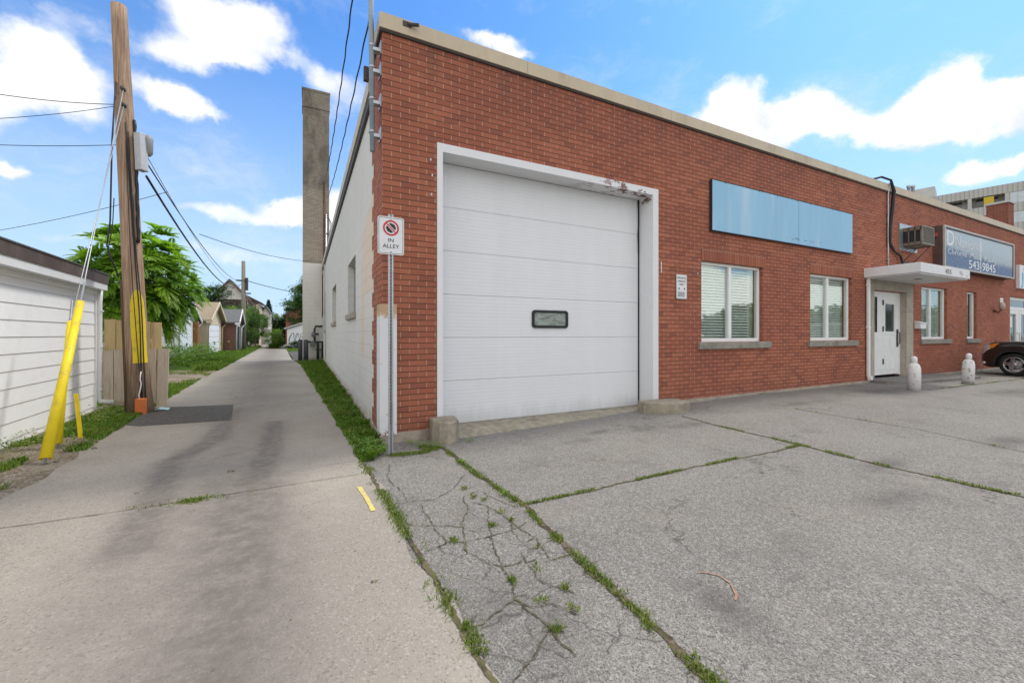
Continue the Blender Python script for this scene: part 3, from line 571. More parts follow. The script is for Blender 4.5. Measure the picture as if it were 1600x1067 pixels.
# door light: px 832..887 / 485..507 on the recessed plane
mb=MB(); o_=rrect(2.29,2.955,1.445,1.725,.05); i_=rrect(2.33,2.915,1.485,1.685,.03); ring(mb,o_,i_,.288,.32); mb.build('vision_frame',M['black'],g_)
mb=MB(); mb.box(2.31,2.935,.304,.311,1.465,1.705); mb.build('vision_pane',M['fglass'],g_)
# cable hanging beside the door
mb=MB(); mb.tube([(4.45,.30,3.72),(4.47,.29,3.4),(4.445,.295,3.1),(4.46,.29,2.8)],.006,5); mb.build('pull_cord',M['wire'],g_)
# windows
def window(a,b,c_,d_,mull,idx,back=.10):
    fr=MB(); t=.055
    y0,y1=back-.03,back+.05
    fr.box(a+.002,a+t,y0,y1,c_,d_); fr.box(b-t,b-.002,y0,y1,c_,d_); fr.box(a+t,b-t,y0,y1,c_,c_+t*1.25); fr.box(a+t,b-t,y0,y1,d_-t,d_-.002)
    o=fr.build('window',M['vinyl'],BL,bevel=.004)
    if mull:
        mm=MB(); mm.box(mull-.04,mull+.045,y0-.006,y1,c_+t*1.25,d_-t); mm.build('mullion',M['vinyl'],o,bevel=.004)
        cells=[(a+t,mull-.04),(mull+.045,b-t)]
    else: cells=[(a+t,b-t)]
    for p,q in cells:
        g=MB(); g.box(p,q,back+.0,back+.006,c_+t*1.25,d_-t); g.build('pane',M['glass'],o)
    r_=random.Random(idx); bl=MB(); z=c_+.06
    while z<d_-.06:
        tl=.006*math.sin(z*9+idx); bl.face([(a+.05,back+.055,z-.014),(b-.20 if idx!=2 else b-.08,back+.055,z-.014+tl),(b-.20 if idx!=2 else b-.08,back+.075,z+.026+tl),(a+.05,back+.075,z+.026)]); z+=.056
    bl.build('blind',M['blind'],o)
    ct=MB(); ct.box(b-.21,b-.02,back+.09,back+.10,c_+.03,d_-.03); (idx==1 and ct.box(a+.03,b-.02,back+.10,back+.106,c_+.03,d_-.03)); ct.build('curtain',M['curt'],o)
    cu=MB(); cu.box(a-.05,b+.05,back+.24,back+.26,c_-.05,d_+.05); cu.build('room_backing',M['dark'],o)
    s=MB(); s.box(a-.10,b+.22,-.055,.10,c_-.135,c_-.004); s.build('sill',M['sill'],o,bevel=.012)
window(*WIN[0],6.63,0); window(*WIN[1],10.13,1); window(*WIN[2],15.65,2); window(*WIN[3],None,3)
# side windows (dark, barred sash)
for (a,b,c_,d_) in SW:
    f=MB(); f.box(.12,.17,a,a+.06,c_,d_); f.box(.12,.17,b-.06,b,c_,d_); f.box(.12,.17,a,b,c_,c_+.06); f.box(.12,.17,a,b,d_-.06,d_)
    for k in (.33,.66): f.box(.125,.165,a+(b-a)*k-.02,a+(b-a)*k+.02,c_+.06,d_-.06)
    o=f.build('side_window',M['greybox'],BL)
    g=MB(); g.box(.14,.148,a+.05,b-.05,c_+.05,d_-.05); g.build('pane',M['dglass'],o)
    s=MB(); s.box(-.05,.12,a-.08,b+.08,c_-.12,c_); s.build('sill',M['found'],o,bevel=.01)
# entrance surround, door
mb=MB()
for z0,z1 in ((.15,.72),(.724,1.34),(1.344,1.96),(1.964,2.48)):
    mb.box(11.95,12.118,-.03,.12,z0,z1); mb.box(13.882,14.29,-.03,.12,z0,z1)
    mb.box(13.86,13.882,.0,.12,z0,z1)
for a,b in ((11.95,12.55),(12.553,13.0),(13.003,13.45),(13.453,14.29)): mb.box(a,b,-.03,.12,2.484,2.738)
mb.build('entry_surround',M['stone'],BL,bevel=.004)
mb=MB(); y0=.10
mb.box(12.12,13.86,y0,y0+.08,2.40,2.48); mb.box(12.12,12.16,y0,y0+.08,.24,2.40); mb.box(13.80,13.86,y0,y0+.08,.24,2.40)
df=mb.build('entrance_door',M['vinyl'],BL)
def leaf(a,b,gx0,gx1,gz0,gz1,pan,name):
    m_=wall_holes(a,b,.27,2.40,[(gx0,gx1,gz0,gz1)],.045,lambda s,d,z:(s,y0+.012+d,z))
    for p,q,r1,r2 in pan: m_.box(p,q,y0+.002,y0+.013,r1,r2)
    o=m_.build(name,M['vinyl'],df); g=MB(); g.box(gx0,gx1,y0+.03,y0+.036,gz0,gz1); g.build('pane',M['dglass'],o); return o
lf=leaf(12.165,12.905,12.20,12.80,1.40,2.33,[(12.19,12.86,.42,.44),(12.19,12.86,1.20,1.23),(12.60,12.80,1.40,2.33)],'side_panel')
rf=leaf(12.915,13.80,13.05,13.56,1.42,2.16,[(13.00,13.05,.40,1.24),(13.56,13.61,.40,1.24),(13.28,13.33,.45,1.22),(12.98,13.63,1.34,1.38),(13.0,13.62,2.19,2.21),(13.05,13.28,.40,.43),(13.33,13.56,.40,.43)],'door_leaf')
mb=MB(); mb.box(13.67,13.73,y0-.01,y0+.012,1.0,1.48); mb.tube([(13.70,y0,1.05),(13.70,y0-.05,1.1),(13.70,y0-.05,1.38),(13.70,y0,1.43)],.012,6); mb.build('handle',M['drip'],rf)
for z in (.55,1.42,2.12): MB().box(12.89,12.935,y0-.006,y0+.012,z,z+.14).build('hinge',M['drip'],rf)
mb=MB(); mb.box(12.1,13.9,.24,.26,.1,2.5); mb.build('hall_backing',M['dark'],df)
# canopy
mb=MB(); mb.box(11.66,14.49,-1.07,.02,2.765,2.99); mb.build('canopy',M['wpeel'],BL,label='flat white canopy slab over the entrance carrying the number 455',bevel=.01)
cn=[o for o in BL.children if o.name.startswith('canopy')][0]
mb=MB(); mb.box(11.70,14.45,-1.03,.0,2.74,2.765); mb.box(12.9,13.1,-.62,-.5,2.735,2.741,mi=1); mb.build('soffit',[M['wpaint'],M['drip']],cn)
text('455',.16,P('dull_number',(.16,.15,.14),.6),cn,(13.15,-1.073,2.865),sx=1.5)
M['rusty']=M['rust']
mb=MB(); mb.prism([(13.80,2.90),(13.90,2.86),(13.99,2.82),(14.03,2.87),(13.95,2.93),(13.86,2.95)],1.07,1.074,MXZ); mb.build('chipped_patch',M['greybox'],cn)
MB().box(14.26,14.31,-1.074,-1.07,2.80,2.85).build('chipped_patch',M['greybox'],cn)
# downspout at entrance
mb=MB(); mb.box(11.72,11.80,-.085,-.02,.28,2.74); mb.box(11.72,11.80,-.13,-.04,.20,.30)
for z in (1.5,2.55): mb.box(11.70,11.82,-.09,-.01,z,z+.03)
mb.build('downspout',M['vinyl'],BL,bevel=.015)
# entry slab
sl=MB(); sl.prism([(11.9,0.12),(11.9,-.35),(12.3,-.62),(14.4,-.85),(15.7,-.95),(15.7,0.)],.05,.205); tag(sl.build('entry_slab',M['asphalt'],bevel=.02),kind='structure')
# second door at the right edge
mb=wall_holes(22.1,24.6,.1,2.73,[(22.22,23.28,.25,2.25),(23.42,24.48,.25,2.25),(22.22,24.48,2.36,2.62)],.06,lambda s,d,z:(s,.08+d,z)); d2=mb.build('shop_door',M['vinyl'],BL)
mb=wall_holes(22.24,23.27,.26,2.24,[(22.44,23.08,.5,2.1)],.05,lambda s,d,z:(s,.07+d,z)); wall_holes(23.43,24.47,.26,2.24,[(23.62,24.28,.5,2.1)],.05,lambda s,d,z:(s,.07+d,z),mb); mb.build('door_leaf',M['vinyl'],d2)
mb=MB(); mb.box(22.22,24.48,.11,.116,.25,2.62); mb.build('pane',M['dglass'],d2)
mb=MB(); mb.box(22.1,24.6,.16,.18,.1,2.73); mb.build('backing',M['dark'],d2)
mb=MB(); mb.box(22.55,22.8,.105,.109,1.6,2.0); mb.build('notice',M['wpaint'],d2)
for x in (23.15,23.5): mb=MB(); mb.tube([(x,.07,.95),(x,.0,1.0),(x,.0,1.35),(x,.07,1.4)],.015,6); mb.build('handle',M['galv'],d2)
# chimneys
mb=MB(); mb.box(-.95,.30,18.35,19.2,-.1,5.0); mb.build('chimney',M['block'],BL,label='tall square chimney painted white below and bare buff brick above')
ch=[o for o in BL.children if o.name.startswith('chimney')][0]
mb=MB(); mb.box(-.945,.295,18.355,19.195,5.0,13.6); mb.build('stack',M['brick_stack'],ch)
mb=MB(); mb.box(-.975,.325,18.32,19.23,13.0,13.85); mb.box(-.99,.34,18.3,19.25,13.85,13.95); mb.build('chimney_cap',M['brick_stack'],ch)
mb=MB(); mb.box(.02,.07,18.28,18.35,5.3,9.3); mb.tube([(.05,18.3,8.2),(.08,18.3,4.9),(-.02,18.2,4.4),(-.02,18.2,2.2)],.035,6); mb.build('service_conduit',M['rust'],ch)
mb=MB(); mb.tube([(.14,18.25,7.6),(.14,18.2,5.),(.1,18.1,4.97)],.05,8); mb.build('grey_conduit',M['galv'],ch)
mb=MB()
for k in range(3):
    mb.tube([(.16,18.2,7.6-.1*k),(.3+.05*k,18.1,7.3-.1*k),(.34+.04*k,18.1,6.8),(.28,18.1,6.5-.1*k),(.15,18.2,6.6)],.012,5)
mb.build('wire_loops',M['wire'],ch)
mb=MB(); mb.box(30.6,31.4,2,2.75,4.6,7.95); mb.build('roof_chimney',M['brick_far'],BL)
rc=[o for o in BL.children if o.name.startswith('roof_chimney')][0]; mb=MB(); mb.box(30.55,31.45,1.95,2.8,7.95,8.05); mb.build('chimney_top',M['apt'],rc)
# electrical bits on side wall
mb=MB(); mb.tube([(-.03,15.8,4.6),(-.03,15.8,1.4)],.03,6); mb.box(-.10,.004,15.6,15.85,1.5,2.2); mb.tube([(-.02,14.9,3.2),(-.02,14.9,.3)],.015,6); mb.build('meter_box',M['greybox'],BL)
# ---------------------------------------------------------------- things fixed to or standing by the building
# corner guard
mb=MB(); mb.box(-.036,-.028,-.036,.20,.1,1.72); mb.box(-.028,.17,-.036,-.028,.1,1.72); cg=mb.build('corner_guard',M['guard'])
tag(cg,'tall white steel angle guard with rusty chipped edges on the brick corner','corner guard')
# mast
ms=empty('pipe_mast',(-.10,.10,0),0,'grey steel pipe mast clamped to the top corner of the brick building','mast')
mb=MB(); mb.tube([(0.0,0,3.62),(-.04,0,7.4)],.033,12); mb.build('pipe',M['steelpaint'],ms)
for z in (3.86,4.27,4.66,4.93):
    mb=MB(); mb.box(.0,.10,-.03,.05,z-.06,z-.02); mb.box(.085,.099,-.05,.09,z-.09,z+.07); mb.lathe([(.042,-.015),(.042,.015)],12,(-.005,0,z)); mb.build('clamp',M['galv'],ms)
mb=MB(); mb.box(-.09,-.03,.10,.16,4.55,4.72); mb.build('insulator',M['drip'],ms)
# blue panel
bp=empty('sign_board',(5.96,0,3.3),0,'blank faded blue sheet metal sign board above the first window','sign')
mb=MB(); mb.box(0,2.79,-.055,-.0,0,.945); mb.box(2.794,5.03,-.055,-.0,0,.945); mb.build('panel',M['blueP'],bp,bevel=.006)
mb=MB(); mb.box(-.012,0,-.058,0,-.012,.955); mb.box(0,5.03,-.058,-.0,.946,.953); mb.box(0,5.03,-.057,0,-.010,-.001); mb.box(2.7915,2.7925,-.0555,0,0,.945); mb.build('edge_trim',M['letter_dark'],bp)
rr=random.Random(3); mb=MB()
for k in range(26):
    x=rr.uniform(.3,4.9) if k<10 else rr.gauss(3.05,.35); z=.93 if k<10 else rr.uniform(.05,.12); s=rr.uniform(.008,.03); mb.box(x,x+s*1.6,-.0565,-.055,z,z+s*.5)
mb.build('chipped_paint',M['letter_dark'],bp)
# no parking in alley sign + post
ps=empty('street_sign',(0.0,-.56,0),0,'white no parking IN ALLEY sign on a galvanised channel post','sign')
mb=MB(); prof=[(-.028,0),(-.028,.006),(-.012,.006),(-.006,.03),(.006,.03),(.012,.006),(.028,.006),(.028,0),(.010,0),(.004,.024),(-.004,.024),(-.010,0)]
mb.prism(prof,-.05,2.68); po=mb.build('post',M['galv'],ps)
mb=MB()
for i in range(60):
    z=.35+i*.038; mb.box(-.004,.004,.0225,.0238,z,z+.012)
mb.build('punched_hole',M['letter_dark'],po)
def plate(w_,h_,t,r_,M_=None):
    b=MB(); pr=rrect(-w_/2,w_/2,-h_/2,h_/2,r_); n=len(pr)
    b.add([(x,0,z) for x,z in pr]+[(x,t,z) for x,z in pr],[tuple(range(n)),tuple(range(n,2*n))[::-1]]+[(i,n+i,n+(i+1)%n,(i+1)%n) for i in range(n)]); return b
sp=plate(.285,.415,.003,.025).build('sign_plate',M['wpaint'],ps); sp.location=(0,-.012,2.44); sp.rotation_euler=(0,0,R(0))
mb=MB(); ring(mb,rrect(-.132,.132,-.197,.197,.02),rrect(-.128,.128,-.193,.193,.018),-.0012,0); mb.build('border',M['letter_dark'],sp)
def disc(mb,r0,r1,cx,cz,y,n=40,t=.001):
    V=[];F=[]
    for k in range(n):
        a=2*math.pi*k/n; V+=[(cx+r0*math.cos(a),y,cz+r0*math.sin(a)),(cx+r1*math.cos(a),y,cz+r1*math.sin(a))]
    for k in range(n): q=(k+1)%n; F.append((2*k,2*k+1,2*q+1,2*q))
    mb.add(V,F)
mb=MB(); disc(mb,.0,.055,0,.085,-.002,8); mb.build('parking_symbol',M['letter_dark'],sp)
mb=MB(); disc(mb,.068,.086,0,.085,-.003)
a=R(-45); Mx=Matrix.Translation((0,0,.085))@Matrix.Rotation(R(45),4,'Y'); mb.box(-.075,.075,-.0036,-.003,-.007,.007,Mx); mb.build('red_ring',M['letter_red'],sp)
mb=MB(); mb.box(-.07,.07,-.0029,-.0024,-.014,.014,Mx); mb.build('slash_border',M['wpaint'],sp)
text('IN',.062,M['letter_dark'],sp,(0,-.0012,-.052),sx=1.05,ext=.0008); text('ALLEY',.062,M['letter_dark'],sp,(0,-.0012,-.118),sx=1.05,ext=.0008)
for z in (.185,-.18): MB().lathe([(.007,0),(.007,.006)],8,(0,0,0),Matrix.Translation((0,-.0,z))@Matrix.Rotation(R(90),4,'X')).build('bolt',M['galv'],sp)
# advance parking only sign on wall
pk=plate(.27,.44,.004,.02).build('wall_sign',M['wpaint']); pk.location=(5.195,-.016,2.2)
tag(pk,'narrow white PARKING ONLY plate with two arrows on the brick left of the first window','sign')
text('ADVANCE',.052,M['letter_dark'],pk,(0,-.001,.155),sx=.95,ext=.0008); text('PARKING',.047,M['letter_dark'],pk,(0,-.001,.095),sx=1.,ext=.0008); text('ONLY',.047,M['letter_dark'],pk,(0,-.001,.04),ext=.0008)
mb=MB(); mb.face([(-.09,-.001,-.035),(-.055,-.001,-.01),(-.055,-.001,-.06)]); mb.face([(.09,-.001,-.035),(.055,-.001,-.06),(.055,-.001,-.01)])
for i in range(5): mb.box(-.095,.09-.02*(i%2),-.0012,-.0006,-.105-.018*i,-.097-.018*i)
mb.build('arrow',M['letter_dark'],pk)
mb=MB(); ring(mb,rrect(-.135,.135,-.22,.22,.02),rrect(-.123,.123,-.208,.208,.016),-.0008,0); mb.build('plate_border',M['galv'],pk)
# AC unit
ac=empty('air_conditioner',(13.68,0,3.66),0,'old brown window air conditioner sticking out of the brick above the canopy','air conditioner')
mb=MB(); z0,z1=.08,.56
mb.box(0,.72,-.40,.1,z0,z0+.02); mb.box(0,.72,-.40,.1,z1-.02,z1)
for y in (-.40,-.28,-.15,-.02): mb.box(0,.03,y,y+.02,z0+.02,z1-.02); mb.box(.69,.72,y,y+.02,z0+.02,z1-.02)
mb.box(0,.03,-.40,.0,z1-.10,z1-.02); mb.box(0,.03,-.4,.0,z0+.02,z0+.07)
mb.build('case',P('brown_case',(.17,.14,.105),.6,0,.2,5),ac)
mb=MB(); mb.box(.02,.70,-.385,.1,z0+.02,z1-.02); core=mb.build('core',M['black'],ac)
mb=MB(); mb.box(0,.72,-.425,-.40,z0,z0+.03); mb.box(0,.72,-.425,-.40,z1-.03,z1); mb.box(0,.03,-.425,-.40,z0+.03,z1-.03); mb.box(.69,.72,-.425,-.40,z0+.03,z1-.03)
for i in range(22): x=.045+i*.03; mb.box(x,x+.006,-.415,-.405,z0+.03,z1-.03)
for i in range(11): z=z0+.06+i*.036; mb.box(.03,.69,-.418,-.415,z,z+.006)
mb.build('grille',P('grille_metal',(.24,.22,.18),.5,.3,.2,5),ac)
mb=MB(); mb.box(-.20,-.005,-.03,.02,-.04,.68); mb.box(-.005,.85,-.03,.02,z1+.005,.68); mb.box(.725,.85,-.03,.02,-.04,z1); mb.box(-.005,.725,-.03,.02,-.04,z0-.005); mb.build('wall_surround',M['galv'],ac)
mb=MB()
for x in (.06,.62): mb.tube([(x,-.38,z0-.01),(x-.05,-.02,-.36)],.012,6); mb.tube([(x,-.36,z0-.02),(x,.0,z0-.02)],.012,6)
mb.tube([(.3,-.02,-.06),(.32,-.2,.0),(.5,-.3,.06)],.012,6); mb.box(-.02,.66,-.05,-.0,-.40,-.35); mb.build('bracket',M['drip'],ac)
# roof pipe + cable running down over facade
cb=empty('conduit',(12.8,0,0),0,'black ribbed cable looping over the parapet beside a thin grey conduit','cable')
mb=MB(); mb.tube([(-.7,.25,5.30),(-.3,-.02,5.42),(.0,-.10,5.36),(.17,-.10,5.1),(.15,-.07,4.6),(.05,-.06,4.1),(.05,-.05,3.75),(.28,-.06,3.55),(.62,-.07,3.45),(.75,-.07,3.25),(.68,-.1,3.03),(.6,-.15,2.98)],[.028]*3+[.042]*4+[.03]*5,8); mb.build('cable',M['black'],cb)
mb=MB(); mb.tube([(.02,-.07,5.3),(.02,-.035,5.0),(.02,-.035,3.5),(.02,-.035,2.99)],.016,8)
for z in (4.5,3.9,3.3): mb.box(-.03,.07,-.045,-.0,z,z+.02)
mb.build('pipe',M['galv'],cb)
# light box sign
sb=empty('shop_sign',(15.63,0,3.28),0,'long weathered blue and white light box sign reading 543-9845','sign')
m,n=newmat('weathered_sign_face'); M['signface']=m
co=n.co(); s=n.n('ShaderNodeSeparateXYZ',i0=co); nn=n.noise(n.scale(co,(2.2,1,1.6)),3.,8,.8); n3=n.noise(n.scale(co,(25,1,3)),4.,4,.6)
hz=n.m('ADD',s.outputs[2],n.m('MULTIPLY',n.m('SUBTRACT',nn,.5),.55)); hz=n.m('SUBTRACT',hz,n.ss(s.outputs[0],4.5,1.,0,.0))
hz=n.m('ADD',hz,n.m('MULTIPLY',s.outputs[0],.045))
c=n.mix(n.ss(hz,.52,.72),(.03,.09,.23),(.36,.44,.49)); c=n.mix(n.m('MULTIPLY',n.ss(hz,.78,1.0),.8),c,(.42,.52,.58))
c=n.mix(n.m('MULTIPLY',n.ss(n3,.45,.7),.6),c,(.62,.66,.68)); c=n.mix(n.m('MULTIPLY',n.ss(n.noise(n.scale(co,(1.5,1,4)),4.,7,.8),.55,.68),.5),c,(.30,.36,.42)); c=n.mix(n.m('MULTIPLY',n.m('MULTIPLY',n.ss(nn,.55,.7),n.ss(hz,.72,.55)),.7),c,(.50,.47,.38))
c=n.mix(n.m('MULTIPLY',n.m('MULTIPLY',n.ss(n.noise(n.scale(co,(30,1,30)),3.,2),.56,.62),n.ss(s.outputs[0],.45,.1)),.6),c,(.2,.22,.24))
n.out(c,.45,0,None,.3)
mb=MB(); mb.box(0,5.81,-.21,0,.0,1.22); mb.build('case',P('brown_sign_case',(.10,.065,.055),.6,0,.2,4),sb)
mb=MB(); mb.box(.05,5.76,-.232,-.215,.05,1.17); fc=mb.build('face',M['signface'],sb)
mb=MB(); mb.box(0,.06,-.26,-.21,0,1.22); mb.box(5.75,5.81,-.26,-.21,0,1.22); mb.box(.06,5.75,-.26,-.21,0,.05); mb.box(.06,5.75,-.26,-.21,1.165,1.22); mb.build('frame',P('grey_sign_frame',(.45,.44,.42),.5,.2,.1,4),sb,bevel=.006)
mb=MB(); mb.box(.06,5.75,-.236,-.2335,1.13,1.165); mb.box(5.70,5.75,-.236,-.2335,.05,1.13); mb.build('gasket',M['letter_dark'],sb)
text('543-9845',.37,M['letter_w'],fc,(2.95,-.2345,.215),sx=1.62,ext=.003); text('D',.62,M['letter_w'],fc,(.18,-.2345,.86),sx=1.2,align='LEFT'); text('National',.46,M['letter_f'],fc,(.75,-.2345,.82),sx=1.35,align='LEFT')
text('Chrome  Metal  Plating',.22,M['letter_f'],fc,(.25,-.2345,.49),sx=1.9,align='LEFT')
mb=MB(); mb.box(2.75,2.80,-.2375,-.2335,.05,1.13); mb.build('seam_strip',M['letter_w'],fc)
mb=MB(); mb.box(-.10,-.02,-.12,-.03,.90,1.02); mb.build('junction_box',P('red_box',(.3,.07,.06),.6),sb)
mb=MB(); mb.tube([(-.10,-.05,1.18),(.05,-.1,1.26),(.2,-.05,1.22)],.012,5); mb.build('hanger',M['drip'],sb)
# white sign at right edge
ws=empty('shop_sign',(22.7,0,3.04),0,'white shop sign with large cyan letters at the right edge of the brick front','sign')
mb=MB(); mb.box(0,3.4,-.10,0,0,.87); pn=mb.build('panel',M['wpaint'],ws,bevel=.006)
text('JUN',.62,M['letter_cyan'],pn,(.2,-.103,.36),sx=1.3,align='LEFT'); text('N',.16,M['letter_red'],pn,(.75,-.103,.72),align='LEFT'); text('W.',.16,M['letter_dark'],pn,(.42,-.103,.72),align='LEFT')
# mailbox, lamp, small plate
mbx=empty('mailbox',(14.42,0,1.5),0,'small white wall mailbox between the stone door surround and the third window','mailbox')
mb=MB(); mb.box(0,.36,-.14,0,.0,.17); mb.build('body',M['vinyl'],mbx,bevel=.01); mb=MB(); mb.prism([(-.165,.165),(-.165,.15),(0,.17),(0,.215)],-.015,.375,Matrix(((0,0,1,0),(1,0,0,0),(0,1,0,0),(0,0,0,1)))); mb.build('lid',M['vinyl'],mbx)
lp=empty('wall_lamp',(20.45,0,2.1),0,'small outdoor lamp with a pale globe on the brick right of the narrow window','lamp')
mb=MB(); mb.tube([(0,0,.05),(-.02,-.12,.0),(0,-.2,.08)],.02,6); mb.lathe([(.05,0),(.05,.02)],10,(0,0,0),Matrix.Translation((0,-.01,.05))@Matrix.Rotation(R(90),4,'X')); mb.tube([(0,-.03,.08),(.3,-.02,.03),(.55,-.02,.0)],.012,5); mb.build('arm',M['rust'],lp)
mb=MB(); mb.lathe([(.035,0),(.07,.05),(.082,.13),(.065,.22),(.02,.26)],14,(0,-.2,.08)); mb.build('globe',P('dirty_globe',(.42,.36,.32),.4),lp)
pl=plate(.32,.42,.005,.03).build('wall_sign',M['wpaint']); pl.location=(21.22,-.012,2.42); tag(pl,'small white plate with grey writing beside the wall lamp','sign')
mb=MB()
for i in range(7): mb.box(-.11,.10-.03*(i%3),-.0015,-.0005,.13-i*.045,.145-i*.045)
mb.build('text_line',M['greybox'],pl)
# concrete stops beside the garage door
def chunk(name,poly,h,label,loc,seed,ztop=None):
    r_=random.Random(seed); mb=MB(); rings=[]
    n=len(poly); V=[];F=[]
    for k,(z,s_) in enumerate(((-.05,1.0),(.0,1.),(h*.5,1.0),(h*.93,.985),(h,.94))):
        for x,y in poly: V.append((x*s_+r_.uniform(-.005,.005),y*s_+r_.uniform(-.005,.005),z+r_.uniform(-.004,.004)))
    for k in range(4):
        for i in range(n): F.append((k*n+i,k*n+(i+1)%n,(k+1)*n+(i+1)%n,(k+1)*n+i))
    F.append(tuple(4*n+i for i in range(n))); mb.add(V,F)
    o=mb.build(name,M['cast']); o.location=loc; tag(o,label,'concrete block','concrete stops beside the garage door'); return o
hp=[(.27*math.cos(R(a))*.62,-.40*math.sin(R(a))) for a in range(0,181,15)]
hp=[(-.15,.0),(-.16,-.18),(-.11,-.32),(-.02,-.385),(.08,-.37),(.15,-.28),(.17,-.15),(.16,0.)]
chunk('concrete_stop',hp,.265,'rough half round concrete stop at the left foot of the garage door',(.73,-.045,.012),1)
bl=[(-.36,.22),(-.42,.04),(-.34,-.10),(-.13,-.22),(.16,-.27),(.38,-.24),(.44,-.08),(.42,.16)]
bl=[(x*.92,y*1.05) for x,y in bl]
chunk('concrete_stop',bl,.20,'wide curved concrete stop at the right foot of the garage door',(4.42,-.31,.05),2)
# white gas cylinders used as bollards
def cyl(x,y,z0,lab,tilt,seed):
    e=empty('gas_cylinder',(x,y,z0),0,lab,'gas cylinder','old white gas cylinders in front of the entrance')
    m,n=newmat('cylinder_paint'); co=n.co(); z=n.n('ShaderNodeSeparateXYZ',i0=co).outputs[2]
    c=n.mix(n.noise(co,4.,4),(.66,.66,.66),(.74,.74,.73))
    amt=.45 if seed==1 else 1.
    nzz=n.noise(co,9.,6,.7); c=n.mix(n.m('MULTIPLY',n.ss(nzz,.56,.62),amt*.9),c,(.28,.20,.11)); c=n.mix(n.m('MULTIPLY',n.ss(n.m('ADD',z,n.m('MULTIPLY',nzz,.3)),.25,.10),amt*.8),c,(.25,.22,.14)); n.out(c,.55)
    mb=MB(); R_=.113
    mb.lathe([(R_,-.03),(R_,.40),(R_*.99,.46),(R_*.93,.51),(R_*.80,.555),(R_*.6,.585),(R_*.44,.595)],28); mb.build('tank',m,e)
    mb=MB(); mb.lathe([(.05,.59),(.056,.60),(.056,.69),(.052,.71),(.038,.733),(.015,.745)],20); mb.build('cap',m,e)
    e.rotation_euler=(R(tilt),0,0); return e
cyl(10.99,-1.18,.125,'clean white gas cylinder standing left, nearest the door',0,1)
cyl(13.8,-1.22,.13,'stained white gas cylinder standing right, near the narrow window',1.5,2)
# gas meter and bollards by the tall chimney
gm=empty('gas_meter',(-.45,18.0,0),0,'grey gas meter with black pipes at the foot of the tall chimney','gas meter')
mb=MB(); mb.tube([(.4,.2,1.75),(.1,.1,1.75),(.05,.1,1.6),(.05,.1,.95)],.05,8); mb.tube([(-.25,.1,.95),(.42,.1,.95),(.42,.1,.1)],.06,8); mb.tube([(.2,.1,.95),(.2,.1,.0)],.06,8); mb.tube([(-.1,.1,1.35),(.25,.1,1.35)],.05,8); mb.tube([(.1,.1,.55),(.42,.1,.55)],.03,6); mb.build('pipework',M['black'],gm)
mb=MB(); mb.lathe([(.08,0),(.10,.05),(.10,.16),(.06,.24),(.03,.3)],14,(.0,.1,1.2)); mb.build('regulator',P('meter_grey',(.13,.14,.15),.5),gm); MB().box(-.15,.05,.0,.2,.72,1.0).build('meter_body',P('meter_case',(.16,.17,.18),.5),gm,bevel=.02)
g0=empty('bollard',(-.80,17.75,0),0,'thick dark grey steel bollard guarding the gas meter, nearer of the two','bollard','dark bollards by the gas meter')
mb=MB(); mb.lathe([(.11,-.05),(.11,1.02),(.10,1.06),(.05,1.08)],16); mb.build('post',P('dark_grey_paint',(.07,.075,.085),.5),g0)
g1=copy_tree(g0); g1.location=(-1.05,18.6,0); g1['label']='dark grey steel bollard half hidden behind the nearer bollard by the gas meter'; 
# ---------------------------------------------------------------- utility pole with fittings
UP=empty('utility_pole',(-3.375,3.94,0),0,'short leaning timber utility pole with a yellow painted band beside the white shed','utility pole')
mb=MB(); pts=[];rs=[];r_=random.Random(2)
for i in range(24):
    z=-.2+7.1*i/23; pts.append((-.29*z/6.9,.02*z/6.9,z)); rs.append(.160-.055*z/6.9+(.025*max(0,1-z/.5))+r_.uniform(-.003,.003))
mb.tube(pts,rs,20); 
pole=mb.build('pole',M['pole'],UP)
def pl_(z,ang,off=0.): # point on the pole's surface
    r0=.160-.055*z/6.9+off; return Vector((-.29*z/6.9+r0*math.cos(ang),.02*z/6.9+r0*math.sin(ang),z))
FA=R(-72)   # angle facing the viewer
m,n=newmat('yellow_band_paint'); M['yband']=m
n.out(n.mix(n.ss(n.noise(n.co(),14.,5,.7),.50,.66),(.80,.60,.03),(.62,.46,.05)),.7,0,n.bump(n.noise(n.co(),30.,3),.4,.004))
mb=MB(); nz_=26
for i in range(nz_):
    for k in range(7):
        def q(i_,k_):
            z=.86+1.24*i_/nz_; t=i_/nz_; wd=(.62*math.sqrt(max(.02,1-max(0,(t-.75)/.25)**2)))*(1-.15*math.sin(t*9)*.3)
            return pl_(z,R(-60)+(-wd*1.1+wd*2.2*k_/7),.004)
        mb.face([q(i,k),q(i,k+1),q(i+1,k+1),q(i+1,k)],True)
mb.build('yellow_band',M['yband'],UP)
mb=MB(); mb.tube([(-.165,-.03,-.1),(-.195,-.03,1.0),(-.235,-.02,2.25)],.03,8); mb.build('timber_moulding',P('old_moulding',(.13,.075,.045),.85,0,.25,4,.4,stretch=(6,6,.5)),UP)
for k,(a,zt,rr_) in enumerate(((-66,4.9,.010),(-55,4.75,.009),(-74,4.6,.006))):
    mb=MB(); P_=[]
    for i in range(26):
        z=.24+(zt-.24)*i/25; bul=.05*math.exp(-((z-1.6-.3*k)/.7)**2); P_.append(pl_(z,R(a)+.10*math.sin(z*.9+k),.012+bul+.006*k))
    mb.tube(P_,rr_,6); mb.build('cable',M['wire'],UP)
mb=MB(); mb.tube([pl_(5.0-.1*i,R(-14-1.2*i)+.05*math.sin(i*1.7),.018) for i in range(22)],[.02+.006*(i%2) for i in range(22)],6); mb.build('cable_bundle',M['wire'],UP)
